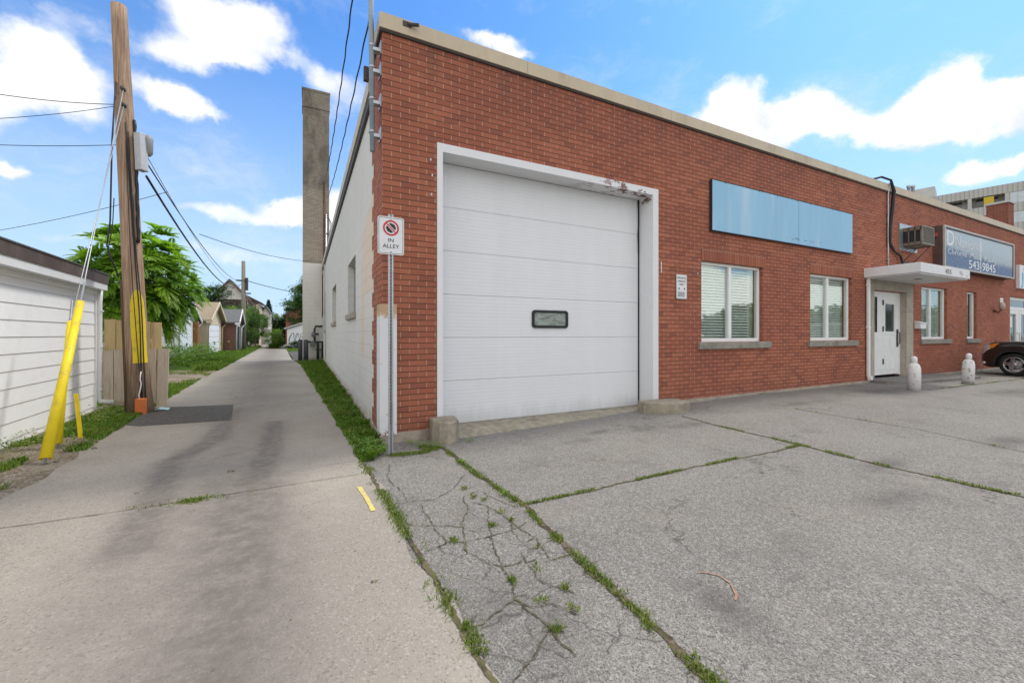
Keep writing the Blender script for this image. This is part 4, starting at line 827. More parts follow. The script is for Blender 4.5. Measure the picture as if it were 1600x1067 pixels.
mb=MB(); mb.tube([(-.29,-.1,5.55),(-.32,-.16,4.5),(-.33,-.2,3.2),(-.37,-.2,2.8),(-.32,-.2,2.6),(-.24,-.16,2.3)],.012,6); mb.tube([(-.30,-.14,3.6),(-.30,-.2,3.1),(-.36,-.2,2.7),(-.26,-.16,2.4)],.008,5); mb.build('hanging_cable',M['wire'],UP)
mb=MB(); bx=pl_(4.45,R(-20),.10); mb.box(-.06,.06,-.07,.07,-.32,.32,Matrix.Translation(bx)@Matrix.Rotation(R(-30),4,'Z')@Matrix.Rotation(R(-3),4,'Y')); mb.build('splice_box',M['greybox'],UP,bevel=.012)
mb=MB(); bq=pl_(4.6,R(0),.16); mb.lathe([(.04,-.17),(.075,-.12),(.08,.12),(.05,.18)],12,tuple(bq)); mb.build('terminal_can',P('grey_can',(.25,.25,.25),.5),UP)
mb=MB()
for z in (5.15,5.42): mb.lathe([(.035,0),(.035,.07)],8,(0,0,0),Matrix.Translation(pl_(z,FA,.05))@Matrix.Rotation(R(90),4,'X')); mb.tube([pl_(z,FA,.0),pl_(z,FA,.10)],.012,6)
mb.build('anchor_bolt',M['drip'],UP)
mb=MB(); mb.box(-.06,.07,-.05,.07,-.02,.27,Matrix.Translation((.06,-.235,.0))); mb.build('orange_box',M['orange'],UP,bevel=.008)
mb=MB(); mb.tube([(.05,-.22,.25),(.035,-.215,.33),(.05,-.20,.42),(.06,-.195,.52),(.045,-.19,.6),(.055,-.185,.72)],.009,6); mb.build('white_cable_tail',M['wpaint'],UP)
# wires -------------------------------------------------------
def X(px,py,Y):  # point seen at a photo pixel, Y metres ahead of the lens
    a=(px-800)/644*Y; return Vector((CAM.x+a*.8933+Y*.4494, CAM.y-a*.4494+Y*.8933, 1.35-(py-522)/644*Y))
def wire(a,b,sag,r,n=22):
    a=Vector(a);b=Vector(b); return [a.lerp(b,t)-Vector((0,0,sag*4*t*(1-t))) for t in [i/n for i in range(n+1)]]
def cable(name,pts,r,mat,lab,cat='cable',grp='overhead cables'):
    mb=MB(); mb.tube(pts,r,5); return tag(mb.build(name,mat),lab,cat,grp)
pt=lambda z,ang,off: tuple(pl_(z,ang,off)+Vector(UP.location))
cable('overhead_cable',wire(pt(5.25,R(150),0),X(-60,138,6.0),.05,0),.006,M['wire'],'thin overhead cable leaving the leaning pole to the left, top one')
cable('overhead_cable',wire(pt(5.2,R(170),0),X(-60,188,6.2),.04,0),.005,M['wire'],'thin overhead cable leaving the leaning pole to the left, middle one')
cable('overhead_cable',wire(pt(4.55,R(170),0),X(-60,224,7.),.03,0),.006,M['wire'],'thin overhead cable leaving the leaning pole to the left, lowest of three')
T1=pt(4.05,R(-20),.16)
cable('overhead_cable',wire(T1,X(381,438,33.4),1.15,0),.020,M['wire'],'thick sagging black cable from the leaning pole to the far alley pole')
cable('overhead_cable',wire(pt(4.35,R(-20),.14),X(381,437,33.4),.75,0),.012,M['wire'],'medium sagging cable strung above the thick one down the alley')
cable('overhead_cable',wire(pt(4.45,R(-20),.16),X(382,440,33.3),1.0,0),.007,M['gwire'],'thin grey cable sagging between the two alley poles')
cable('overhead_cable',wire(X(312,366,12.),X(506,408,21.8),.25,0),.010,M['wire'],'thin service drop reaching from the alley cables to the tall chimney')
cable('overhead_cable',wire(X(383,438,33.2),X(500,460,60),.3,0),.03,M['wire'],'dark cable running from the far alley pole toward the right hand tree')
cable('overhead_cable',wire(X(-80,372,16),X(262,300,14),.15,0),.010,M['wire'],'lone thin cable crossing the sky behind the leaning pole')
def twist(a,b,sag,r):
    base=wire(a,b,sag,0,60); return [p+Vector((math.cos(i*1.3),math.sin(i*1.3),math.cos(i*1.3)))*r*.7 for i,p in enumerate(base)]
cable('overhead_cable',twist(X(509,278,18.9),X(556,-40,7.8),.35,.012),.016,M['wire'],'twisted black service cable from the chimney up past the left of the pipe mast')
cable('overhead_cable',twist(X(512,309,18.7),X(581,10,6.6),.30,.012),.014,M['wire'],'twisted black service cable from the chimney passing behind the pipe mast')
# guy wires with yellow guards
def guy(top,base,tl,lab,labw,rg,gt):
    a=Vector(top);b=Vector(base); dr=((Vector(gt) if gt else a)-b).normalized()
    mb=MB(); mb.tube([b-dr*.1,b+dr*tl,a] if gt else [b-dr*.1,a],.006,5); tag(mb.build('guy_wire',M['gwire']),labw,'guy wire','guy wires of the leaning pole')
    e=empty('guy_guard',tuple(b),0,lab,'guy wire guard','yellow guy wire guards')
    mb=MB(); n_=14; V=[];F=[]
    Xv=dr.cross(Vector((0,0,1))).normalized(); Yv=dr.cross(Xv); tv=(CAM-b); GA=math.atan2(tv.dot(Yv),tv.dot(Xv))
    for i in range(2):
        for k in range(n_+1):
            an=GA+R(-150)+R(300)*k/n_; V.append(tuple(dr*(.06+tl*i)+(Xv*math.cos(an)+Yv*math.sin(an))*rg*(1 if i==0 else .75)))
    for k in range(n_): F.append((k,k+1,n_+2+k,n_+1+k))
    mb.add(V,F,True); o=mb.build('guard',M['yellow'],e); so_=o.modifiers.new('thick','SOLIDIFY'); so_.thickness=.006
    mb=MB(); mb.tube([-dr*.12,dr*(tl+.35)],.011,6); mb.build('anchor_rod',M['galv'],e)
guy(pt(5.45,FA,.08),(-3.26,.72,0),1.93,'large bright yellow plastic guard leaning over the nearer guy wire','steel guy wire ending in the larger yellow guard',.050,tuple(X(127,466,5.1)))
guy(pt(5.2,FA,.08),(-3.455,1.48,0),1.55,'thinner yellow guard leaning behind the large one','steel guy wire ending in the thinner yellow guard',.036,tuple(X(112,479,5.35)))
mb=MB(); mb.box(-.02,.02,-.006,.006,-.05,.58); mb.box(-.02,-.014,-.018,.006,-.05,.58); o=mb.build('marker_post',M['yellow']); o.location=(-3.46,2.06,0); o.rotation_euler=(R(-4),R(-5),R(10)); tag(o,'short yellow marker stake in the gravel beside the shed','marker post')
# litter
mb=MB(); r_=random.Random(9); V=[(r_.uniform(-.13,.13),r_.uniform(-.06,.06),r_.uniform(.0,.05)) for _ in range(12)]
mb.add([(-.13,-.04,.005),(-.02,-.06,.04),(.12,-.03,.005),(.13,.05,.03),(.0,.02,.055),(-.12,.05,.01)],[(0,1,4,5),(1,2,3,4)]); o=mb.build('litter',P('pale_blue_plastic',(.35,.55,.6),.3)); o.location=(-3.12,3.98,.012); tag(o,'crumpled pale blue plastic bag on the asphalt patch','litter')
# stones scattered
r_=random.Random(12)
for k in range(11):
    x,y=r_.uniform(-4.1,-3.0),r_.uniform(-.8,3.2)
    if k>7: x,y=r_.uniform(-2.8,-.4),r_.uniform(-3.,-.3)
    s=r_.uniform(.010,.028); mb=MB(); V=[];F=[]
    for i in range(3):
        for j in range(6): a=j*R(60); q=(1,.85,.35)[i]; V.append((math.cos(a)*s*q*r_.uniform(.8,1.2)*1.3,math.sin(a)*s*q*r_.uniform(.8,1.2),(0,.5,.95)[i]*s))
    for i in range(2):
        for j in range(6): F.append((i*6+j,i*6+(j+1)%6,(i+1)*6+(j+1)%6,(i+1)*6+j))
    F.append(tuple(range(12,18))); mb.add(V,F); o=mb.build('stone',M['gravel']); o.location=(x,y,.004); tag(o,'small loose stone in the gravel beside the alley' if k<=7 else 'small loose stone lying on the alley concrete','stone','loose stones in the gravel' if k<=7 else 'loose stones on the alley')
# ---------------------------------------------------------------- white shed, left
SH=empty('white_shed',(-4.19,4.6,0),R(2.84),'low white sided shed with a brown metal fascia at the left edge','shed')
mb=MB(); z=-.138
while z<2.13:
    z2=z+.208
    mb.face([(.013,-9,z),(.013,0,z),(.002,0,z2),(.002,-9,z2)]); mb.face([(.0,-9,z),(.0,0,z),(.013,0,z),(.013,-9,z)])
    z=z2
mb.face([(0,0,-.1),(0,-9,-.1),(-5,-9,-.1),(-5,0,-.1)]); mb.box(-5,.0,-9,0,-.1,2.15); mb.build('siding',M['whitew'],SH)
mb=MB(); mb.box(-.01,.035,-.03,.015,0.04,2.1); mb.box(-.01,.03,-9,-.03,2.05,2.14); mb.build('corner_trim',M['vinyl'],SH)
mb=MB(); mb.box(-.0,.17,-9,.02,2.13,2.25); mb.build('soffit',M['wpaint'],SH)
mb=MB(); mb.box(.165,.185,-9.1,.03,2.24,2.40); mb.box(-.1,.165,.012,.03,2.24,2.40); mb.build('fascia',M['brownfas'],SH)
mb=MB(); mb.add([(.20,-9.1,2.402),(.20,.05,2.402),(-2.6,.05,2.75),(-2.6,-9.1,2.75),(-5.3,.05,2.40),(-5.3,-9.1,2.40),(.20,-9.1,2.42),(.20,.05,2.42),(-2.6,.05,2.768),(-2.6,-9.1,2.768),(-5.3,.05,2.42),(-5.3,-9.1,2.42)],[(6,7,8,9),(9,8,10,11),(0,1,7,6),(1,2,8,7),(2,4,10,8),(0,3,2,1)]); rf_=mb.build('roof',M['shingle'],SH)
mb=MB(); mb.lathe([(.07,0),(.07,.22),(.10,.22),(.10,.29),(.04,.31)],12,(-1.1,.9-3.,2.5)); mb.build('vent',M['drip'],rf_)
mb=MB(); mb.tube([(.06,.05,2.14),(.05,.05,1.9),(.05,.05,.22),(.07,.05,.15),(.26,.02,.12)],.042,10)
for z in (1.75,1.1,.35): mb.box(.0,.10,.02,.10,z,z+.025)
mb.build('downspout',M['vinyl'],SH)
# fence
FN=empty('board_fence',(-4.1,4.72,0),0,'tan and weathered grey board fence between the shed and the pole','fence')
r_=random.Random(4)
for k in range(5):
    x=-.0+.165*k; mb=MB(); mb.box(x+.004,x+.157,0,.02,-.05,1.62-.012*k); mb.build('upper_board',M['tanfence'],FN)
for k in range(5):
    x=.0+.15*k; mb=MB(); mb.box(x+.003,x+.145,-.05,-.025,-.05,1.06+r_.uniform(-.01,.01),Matrix.Rotation(R(r_.uniform(-.4,.4)),4,'Y')); mb.build('lower_board',M['greyfence'],FN)
mb=MB(); mb.box(.76,.92,-.09,-.05,-.05,1.10,Matrix.Translation((0,0,0))@Matrix.Rotation(R(1.5),4,'Y')); mb.build('leaning_board',M['greyfence'],FN)
mb=MB(); mb.box(0,.88,-.025,-.002,.3,.38); mb.box(0,.88,-.025,-.002,.85,.93); mb.build('rail',M['greyfence'],FN)
# dark wire fence behind the tree
F2=empty('wire_fence',(-9.5,17,0),0,'low black wire fence in front of the garages, under the sumac tree','fence')
mb=MB()
for z in (.35,.8,1.25): mb.tube([(0,0,z),(3.1,0,z)],.02,5)
for k in range(31): mb.tube([(k*.1,0,0),(k*.1,0,1.25)],.008,4)
mb.build('mesh',M['black'],F2)
for k in range(3): mb=MB(); mb.tube([(k*1.5,0,0),(k*1.5,0,1.4)],.04,6); mb.build('post',M['black'],F2)
# ---------------------------------------------------------------- garages up the alley
def garage(name,lab,xf,y0,y1,he,hr,wallm,roofm,doorm,door,dep=6.,trimm=None,sidem=None,gablem=None,dh=1.95):
    e=empty(name,(xf,y0,0),0,lab,'garage','garages along the left of the alley'); W_=y1-y0; mid=W_/2
    mb=MB(); mb.box(-dep,0,0,W_,-.1,he); mb.build('wall',sidem or wallm,e)
    mb=MB(); mb.box(.0,.03,0,W_,-.1,he); mb.face([(.03,0,he),(.03,W_,he),(.03,mid,hr-.05)]); mb.face([(-dep,0,he),(-dep,mid,hr-.05),(-dep,W_,he)]); mb.build('front_gable',gablem or wallm,e)
    mb=MB(); o=.25; sl=(hr-he)/mid
    for s_ in (0,1):
        ya,yb=(-o,mid) if s_==0 else (W_+o,mid); za,zb=he-o*sl,hr
        mb.add([(.3,ya,za),(.3,yb,zb),(-dep-.2,yb,zb),(-dep-.2,ya,za),(.3,ya,za+.1),(.3,yb,zb+.1),(-dep-.2,yb,zb+.1),(-dep-.2,ya,za+.1)],[(0,1,2,3),(4,7,6,5),(0,3,7,4),(0,4,5,1),(1,5,6,2),(2,6,7,3)])
    mb.build('roof',roofm,e)
    mb=MB()
    for s_ in (0,1):
        ya,yb=(-o,mid) if s_==0 else (W_+o,mid); za,zb=he-o*sl,hr
        mb.add([(.30,ya,za-.06),(.30,yb,zb-.06),(.30,yb,zb+.12),(.30,ya,za+.12),(.35,ya,za-.06),(.35,yb,zb-.06),(.35,yb,zb+.12),(.35,ya,za+.12)],[(4,5,6,7),(0,3,2,1),(0,1,5,4),(3,7,6,2),(0,4,7,3)])
    mb.box(.02,.30,-o-.02,-o+.06,he-o*sl-.1,he-o*sl+.05); mb.build('verge_trim',trimm or M['vinyl'],e)
    mb=MB()
    for y_ in (.0,W_): mb.tube([(.30,y_-(.25 if y_==0 else -.25),he-o*sl),(.10,y_,he-.45),(.08,y_,0)],.05,6)
    mb.build('downspout',trimm or M['vinyl'],e)
    dy0,dy1=door; mb=MB(); k=5
    for i in range(k): z=i*dh/k; mb.box(.032,.06,dy0,dy1,z+.01,z+dh/k-.01)
    d_=mb.build('door',doorm,e); mb=MB(); mb.box(.03,.075,dy0-.12,dy0,0,dh+.1); mb.box(.03,.075,dy1,dy1+.12,0,dh+.1); mb.box(.03,.075,dy0,dy1,dh,dh+.1); mb.build('door_frame',trimm or M['vinyl'],d_)
    mb=MB(); mb.box(.06,.09,(dy0+dy1)/2-.1,(dy0+dy1)/2+.1,.7,.85); mb.build('handle',M['drip'],d_)
    return e
redsid=P('reddish_brick_wall',(.20,.10,.08),.85,0,.15,6)
garage('garage','white garage half hidden by the sumac tree with a brown post at its corner',-6.75,21.5,25.4,2.15,3.1,M['whitew'],M['shingle'],M['whitew'],(.5,2.9))
mb=MB(); mb.box(-6.7,-6.45,24.6,25.0,0,2.1); tag(mb.build('timber_post',P('brown_post',(.30,.13,.045),.8,stretch=(5,5,.5))),'reddish brown timber post between the white garage and the cream garage','post')
garage('garage','cream garage with a white panelled door and a wide gable',-6.3,26.1,31.0,2.25,3.4,M['creamw'],P('tan_shingle',(.30,.24,.17),.95,0,.25,20),M['whitew'],(.35,3.9),trimm=M['creamw'])
garage('garage','narrow garage with red brick side wall, grey gable and dark doorway',-5.45,31.2,33.8,2.3,3.15,P('grey_gable',(.07,.075,.08),.8),P('grey_shingle_light',(.14,.145,.15),.95,0,.25,20),M['dark'],(.45,1.9),dep=5.,sidem=redsid)
garage_r=empty('graffiti_garage',(-2.3,38,0),0,'pale low garage with dark graffiti loops on its end wall','garage')
mb=MB(); mb.add([(0,0,-.1),(7,0,-.1),(7,0,2.2),(3.2,0,2.95),(0,0,1.8),(0,8,-.1),(7,8,-.1),(7,8,2.2),(3.2,8,2.95),(0,8,1.8)],[(0,1,2,3,4),(5,9,8,7,6),(0,4,9,5),(1,6,7,2)]); mb.build('wall',M['whitew'],garage_r)
mb=MB(); mb.add([(-.25,-.2,1.78),(3.2,-.2,2.98),(3.2,8.2,2.98),(-.25,8.2,1.78),(-.25,-.2,1.92),(3.2,-.2,3.12),(3.2,8.2,3.12),(-.25,8.2,1.92)],[(0,1,2,3),(4,7,6,5),(0,4,5,1),(0,3,7,4)]); mb.add([(3.2,-.2,2.98),(7.25,-.2,2.1),(7.25,8.2,2.1),(3.2,8.2,2.98),(3.2,-.2,3.12),(7.25,-.2,2.24),(7.25,8.2,2.24),(3.2,8.2,3.12)],[(0,1,2,3),(4,7,6,5),(0,4,5,1)]); mb.build('roof',P('pale_roof_edge',(.45,.47,.45),.7),garage_r)
mb=MB(); r_=random.Random(8)
for k in range(4):
    cx=.35+k*.45; mb.tube([(cx+.25*math.cos(a*.55+k)*(1 if a%3 else .6),-.012,1.05+.42*math.sin(a*.8+k*2)) for a in range(12)],.016,4)
mb.build('graffiti',P('graffiti_ink',(.08,.08,.11),.7),garage_r)
# ---------------------------------------------------------------- houses
def gable_house(name,lab,x0,x1,y0,y1,he,hr,wallm,roofm,rz=0,axis='y'):
    e=empty(name,(x0,y0,0),rz,lab,'house'); a=x1-x0;b=y1-y0; mid=a/2
    mb=MB(); mb.box(0,a,0,b,-.1,he); mb.add([(0,0,he),(a,0,he),(mid,0,hr)],[(0,1,2)]); mb.build('wall',wallm,e)
    mb=MB(); o=.35; sl=(hr-he)/mid
    for s_ in (0,1):
        xa=-o if s_==0 else a+o; za=he-o*sl
        mb.add([(xa,-o,za),(mid,-o,hr),(mid,b+o,hr),(xa,b+o,za),(xa,-o,za+.22),(mid,-o,hr+.22),(mid,b+o,hr+.22),(xa,b+o,za+.22)],[(0,1,2,3),(4,7,6,5),(0,4,5,1),(0,3,7,4)])
    mb.build('roof',roofm,e); return e
H1=gable_house('house','cream gabled house with dark timber balconies at the end of the alley',-10.2,-6.7,51,54,5.3,7.4,P('pale_stucco',(.62,.60,.54),.8),P('brown_roof',(.12,.085,.07),.9))
mb=MB(); mb.box(1.9,4.4,2.6,10,-.1,5.0); mb.build('rear_wing',M['creamw'],H1)
mb=MB(); mb.add([(1.2,2.4,6.9),(4.75,2.4,4.95),(4.75,10.4,4.95),(1.2,10.4,6.9),(1.2,2.4,7.1),(4.75,2.4,5.15),(4.75,10.4,5.15),(1.2,10.4,7.1)],[(0,1,2,3),(4,7,6,5),(0,4,5,1),(1,5,6,2)]); mb.add([(1.9,2.6,5),(4.4,2.6,5),(1.9,2.6,6.6)],[(0,1,2)]); mb.build('wing_roof',P('brown_roof2',(.13,.09,.075),.9),H1)
mb=MB(); mb.box(1.5,1.95,-.04,.0,5.75,6.3); mb.build('window',M['dglass'],H1)
mb=MB(); mb.box(.2,4.4,-1.6,0,3.9,4.1); mb.box(.2,4.4,-1.6,-1.52,4.95,5.05)
for k in range(32): mb.box(.2+k*.133,.25+k*.133,-1.58,-1.54,4.1,4.95)
for x_ in (.2,2.3,4.3): mb.box(x_,x_+.12,-1.6,-1.48,-.1,5.05)
mb.box(.0,4.6,-1.8,0,1.9,2.05); mb.build('balcony',P('dark_stained_timber',(.12,.085,.07),.85),H1)
mb=MB(); mb.box(.05,3.45,-.03,.0,.2,3.85); mb.box(.2,3.35,-.03,0,4.15,5.3); mb.box(3.5,4.35,2.4,2.57,.2,4.3); mb.build('dark_porch',M['dark'],H1)
H2=gable_house('house','small white porch house beside the alley end, left of the spruce',-6.0,-4.9,58,62,3.9,4.9,M['whitew'],M['shingle'])
mb=MB(); mb.box(.3,.8,-.04,0,2.2,3.3); mb.build('window',M['dglass'],H2)
mb=MB(); mb.box(-.2,1.3,-1.5,0,1.9,2.0); mb.box(-.2,-.1,-1.5,-1.4,0,3.9); mb.box(1.2,1.3,-1.5,-1.4,0,3.9); mb.build('porch',M['vinyl'],H2)
H3=gable_house('house','narrow red brick house with a grey roof right of the alley end',-3.1,.6,57,64,3.9,5.2,M['brick_far'],M['shingle'])
mb=MB(); mb.box(.5,1.0,-.04,0,2.0,3.0); mb.box(1.8,2.3,-.04,0,2.0,3.0); mb.build('window',M['dglass'],H3); mb=MB(); mb.box(.9,1.4,.5,1.,3.6,6.1); mb.build('chimney',M['brick_far'],H3)
# apartment block behind, right
dA=Vector((-.86*.0,0,0)); AP=empty('apartment_building',(0,0,0),0,'tall pale concrete apartment block behind the brick building at right','building')
pA=X(1478,304,62); pB=X(1600,283,56.5); dirA=Vector((pB.x-pA.x,pB.y-pA.y,0)).normalized()
AP.location=(pA.x,pA.y,0); AP.rotation_euler=(0,0,math.atan2(dirA.y,dirA.x)); zt=pA.z
L_=34; mb=MB()
nfl=7; FH=2.75
bandm=M['apt']; m,n=newmat('ribbed_band'); co=n.co(); x_=n.n('ShaderNodeSeparateXYZ',i0=co).outputs[0]
rb=n.m('SINE',n.m('MULTIPLY',x_,2*math.pi/.45)); c=n.mix(n.ss(rb,.5,.9),(.50,.485,.45),(.36,.35,.325)); n.out(c,.85,0,n.bump(rb,.5,.05)); M['ribband']=m
mb.box(-6,L_,1.6,14,0,zt-.1); mb.build('wall',M['apt'],AP)
mb=MB()
for k in range(nfl): z=zt-k*FH; mb.box(-6,L_,0,1.6,z-1.25,z); 
mb.build('balcony_band',M['ribband'],AP)
mb=MB()
for k in range(9): mb.box(-1.3+k*3.5,-.9+k*3.5,.02,1.6,0,zt-1.25)
mb.build('pier',M['apt'],AP)
mb=MB()
for k in range(nfl-1):
    z=zt-k*FH
    for j in range(7):
        if (j+k)%3==2: continue
        mb.box(-.5+j*3.5,1.6+j*3.5,1.54,1.6,z-2.75,z-1.3)
mb.build('window',M['dglass'],AP)
mb=MB()
for k in range(nfl-1):
    z=zt-k*FH; mb.box(6.12,L_,.05,.10,z-2.75,z-1.28)
mb.build('glazed_screen',P('sky_glazing',(.5,.56,.6),.1,0,.1,2,0,spec=.8),AP)
mb=MB()
for k in range(40): mb.box(6.12+k*.7,6.18+k*.7,.02,.05,0,zt-1.28) if 6.2+k*.7<L_ else None
mb.build('glazing_bar',M['apt'],AP)
mb=MB(); mb.box(3.75,4.7,.02,.06,zt-2.75,zt-1.4); mb.build('yellow_awning',P('yellow_cloth',(.62,.42,.04),.7),AP)
pp=X(1461,291,80); mb=MB(); mb.box(-4,3,3,9,0,2.2); ph=mb.build('penthouse',M['apt'],AP)
iv=Matrix.Rotation(-AP.rotation_euler[2],4,'Z'); q=iv@(Vector((pp.x,pp.y,0))-Vector(AP.location)); ph.location=(q.x-3.,q.y-3,pp.z-2.2)
mb=MB()
for px in (1420,1426.5):
    p_=X(px,292,70); q=iv@(Vector((p_.x,p_.y,0))-Vector(AP.location)); mb.lathe([(.22,-6),(.22,-.2),(.3,-.2),(.3,.2)],12,(q.x,q.y,p_.z))
mb.build('flue',M['galv'],AP)
# ---------------------------------------------------------------- vegetation builders
def rand_unit(g,n):
    v=g.normal(size=(n,3)); return v/np.linalg.norm(v,axis=1,keepdims=True)
def leaf_quads(C,g,size,up=.5,asp=.5,droop=0.):
    n=len(C); nrm=rand_unit(g,n); nrm[:,2]=np.abs(nrm[:,2])+up; nrm/=np.linalg.norm(nrm,axis=1,keepdims=True)
    t=np.cross(nrm,rand_unit(g,n)); t/=np.linalg.norm(t,axis=1,keepdims=True); t[:,2]-=droop; b=np.cross(nrm,t)
    s=size*g.uniform(.6,1.3,(n,1)); V=np.stack([C-t*s*.5,C+b*s*asp*.5-t*s*.05,C+t*s*.5,C-b*s*asp*.5-t*s*.05],1); return V.reshape(-1,3)
def tree(name,lab,cat,pos,h,ells,n,size,mat,seed,group=None,trunk_r=.12,clumps=60,cr=.35,limbs=True):
    g=np.random.default_rng(seed); e=empty(name,pos,0,lab,cat,group)
    C=[];RN=[];cl=[]
    wsum=sum(a[3]*a[4]*a[5] for a in ells)
    for (cx,cy,cz,rx,ry,rz) in ells:
        k=max(4,int(clumps*rx*ry*rz/wsum)); u=rand_unit(g,k)*(g.uniform(.35,1.0,(k,1))**.5); P0=np.array([cx,cy,cz])+u*np.array([rx,ry,rz])
        for p in P0: cl.append((p,cr*g.uniform(.6,1.35),g.uniform(0,1)))
    per=n//len(cl)
    for p,r_,b in cl:
        q=p+g.normal(size=(per,3))*r_*np.array([.55,.55,.38]); C.append(q); RN.append(np.clip(b*.55+g.uniform(0,.45,per),0,1))
    C=np.concatenate(C);RN=np.concatenate(RN); npmesh('crown',leaf_quads(C,g,size),4,mat,e,RN)
    mb=MB(); th=h; mb.tube([(0,0,-.1),(.03,.02,th*.4),(-.03,.05,th*.75),(0,0,th)],[trunk_r*1.25,trunk_r,trunk_r*.75,trunk_r*.4],8)
    if limbs:
        for p,r_,b in cl[::max(1,len(cl)//12)]:
            s=Vector((0,0,th*g.uniform(.45,.95))); mb.tube([s,s.lerp(Vector(p),.5)+Vector((0,0,.08)),Vector(p)],[trunk_r*.4,trunk_r*.25,trunk_r*.1],5)
    mb.build('trunk',M['bark'],e); return e
def ailanthus(pos,h,R_,seed,ntips,lab):
    g=np.random.default_rng(seed); e=empty('sumac_tree',pos,0,lab,'tree'); V=[];RN=[]; rach=MB(); limb=MB()
    th=h*.32; limb.tube([(0,0,-.1),(.05,0,th*.5),(0,.05,th)],[.11,.09,.075],8)
    for t in range(ntips):
        u=rand_unit(g,1)[0]; rr_=g.uniform(.45,.95)
        u[2]=u[2]*.9+.1; tip=np.array([0,0,h*.52])+u*np.array([R_,R_,h*.43])*rr_
        if tip[2]<.9: tip[2]=.9+g.uniform(0,.8)
        s=Vector((g.uniform(-.05,.05),g.uniform(-.05,.05),th*g.uniform(.6,1)))
        if t%3==0: limb.tube([s,s.lerp(Vector(tip),.45)+Vector((0,0,.15)),Vector(tip)],[.045,.03,.012],5)
        out=tip-np.array([0,0,h*.42]); out/=np.linalg.norm(out); base=g.uniform(0,1)
        nl=int(g.integers(9,13)); a0=g.uniform(0,6.28)
        for k in range(nl):
            a=a0+k*6.283/nl; p1=np.cross(out,[.3,.2,1.]); p1/=np.linalg.norm(p1); p2=np.cross(out,p1); d=(p1*math.cos(a)+p2*math.sin(a))*g.uniform(.6,1.1)+out*.75+np.array([0,0,.12]); d/=np.linalg.norm(d)
            Lf=g.uniform(.42,.72); npair=13; rn=np.clip(base*.45+g.uniform(0,.3)+.35*out[2]*rr_,0,1)
            side=np.cross(d,[0,0,1.]); side/=np.linalg.norm(side)+1e-6
            for i in range(npair+1):
                f_=(i+1.5)/(npair+1.5); p=tip+d*Lf*f_+np.array([0,0,-.40])*Lf*f_*f_*1.1
                tang=d+np.array([0,0,-.75])*f_; tang/=np.linalg.norm(tang)
                ll=.145*(1-.55*abs(f_-.45))*g.uniform(.85,1.1)
                for sg in ((-1,1) if i<npair else (0,)):
                    ld=side*sg*.95+tang*.38+np.array([0,0,-.28]); ld=ld/np.linalg.norm(ld) if sg else tang
                    wv=np.cross(ld,np.cross(side,tang)); wv/=np.linalg.norm(wv)+1e-6; w_=ll*.22
                    q=p; V+= [q,q+ld*ll*.35+wv*w_,q+ld*ll,q+ld*ll*.35-wv*w_]; RN.append(rn+g.uniform(-.08,.08))
    npmesh('foliage',np.array(V),4,M['leaf_ail'],e,np.clip(RN,0,1)); limb.build('trunk',M['bark'],e); return e
ailanthus((-6.5,15.1,0),5.95,1.95,3,250,'bright green sumac tree with feathery leaves behind the leaning pole')
tree('dark_tree','dark green tree behind the cream garage roof','tree',(-9.0,42,0),5.,[(0,0,4.4,1.6,1.6,1.9),(-1.2,0,3.2,1.8,1.5,1.8)],14000,.17,M['leaf_dark'],11,None,.2,60,.55)
tree('shrub','large leafy shrub overhanging the alley beyond the garages','shrub',(-6.3,41,0),2.5,[(0,0,1.9,1.3,3.,2.1),(.6,-2,2.8,1.1,1.6,1.3),(1.0,2.5,2.3,1.0,2.6,1.4)],24000,.14,M['leaf_mid'],12,None,.1,60,.45)
tree('shrub','yellow green bush behind the far alley pole','shrub',(-6.9,36.8,0),2,[(0,0,2.3,1.4,1.4,1.8),(.8,.5,3.0,.8,.8,.9)],12000,.13,M['leaf_lite'],13,None,.08,35,.4)
tree('flowering_shrub','shrub with pinkish red blossom below the timber balcony','shrub',(-6.2,48,0),2,[(0,0,3.0,.9,.9,.9)],2500,.10,M['flower'],33,None,.06,20,.3,False)
tree('tree','dense green tree rising left of the tall chimney','tree',(-.3,44.5,0),7,[(.2,0,5.0,2.0,2.5,3.0),(-1.1,0,3.9,1.5,1.5,1.9),(1.,0,7.0,1.8,1.8,1.8)],34000,.17,M['leaf_mid'],14,None,.2,110,.5)
tree('hedge_bush','clipped bright green bush left of the graffiti garage','bush',(-3.5,40,0),1,[(0,0,.95,.75,1.1,1.0),(.2,-.5,.6,.7,.9,.6)],9000,.10,M['leaf_lite'],15,None,.05,50,.28,False)
tree('hedge_bush','low dark bush in front of the graffiti wall','bush',(-1.7,36.9,0),.5,[(0,0,.3,.7,.4,.35)],2500,.10,M['leaf_dark'],16,None,.04,20,.22,False)
for k,(x,y,h_,r_,mm,lab) in enumerate([(-5.8,70,4.2,1.8,'leaf_lite','round bright green tree at the far end of the alley'),(-3.8,78,5.,2.3,'leaf_mid','mid green tree behind the cross street, left of the brick house'),(-3.9,62,3.6,.9,'leaf_dark','small dark tree beside the red brick house'),(-7.6,66,4.4,1.6,'leaf_dark','dark tree behind the white porch house'),(-1.3,66,7.,2.2,'leaf_dark','tall dark tree behind the red brick house')]):
    tree('far_tree',lab,'tree',(x,y,0),h_*.6,[(0,0,h_*.62,r_,r_,h_*.42)],6500,.24,M[mm],40+k,'trees beyond the cross street',.15,36,.55,False)
g=np.random.default_rng(77); C=[]; RN=[]
for (x,y,h_,r_) in [(30,-34,5,4),(41,-36,6,5),(54,-33,5,5),(66,-38,7,6),(82,-34,7,6),(98,-36,8,7),(118,-34,8,8),(140,-36,9,9)]:
    u=rand_unit(g,1500)*(g.uniform(.5,1,(1500,1)))*np.array([r_,r_,h_*.42]); C.append(u+np.array([x,y,h_*.52])); RN.append(g.uniform(0,1,1500))
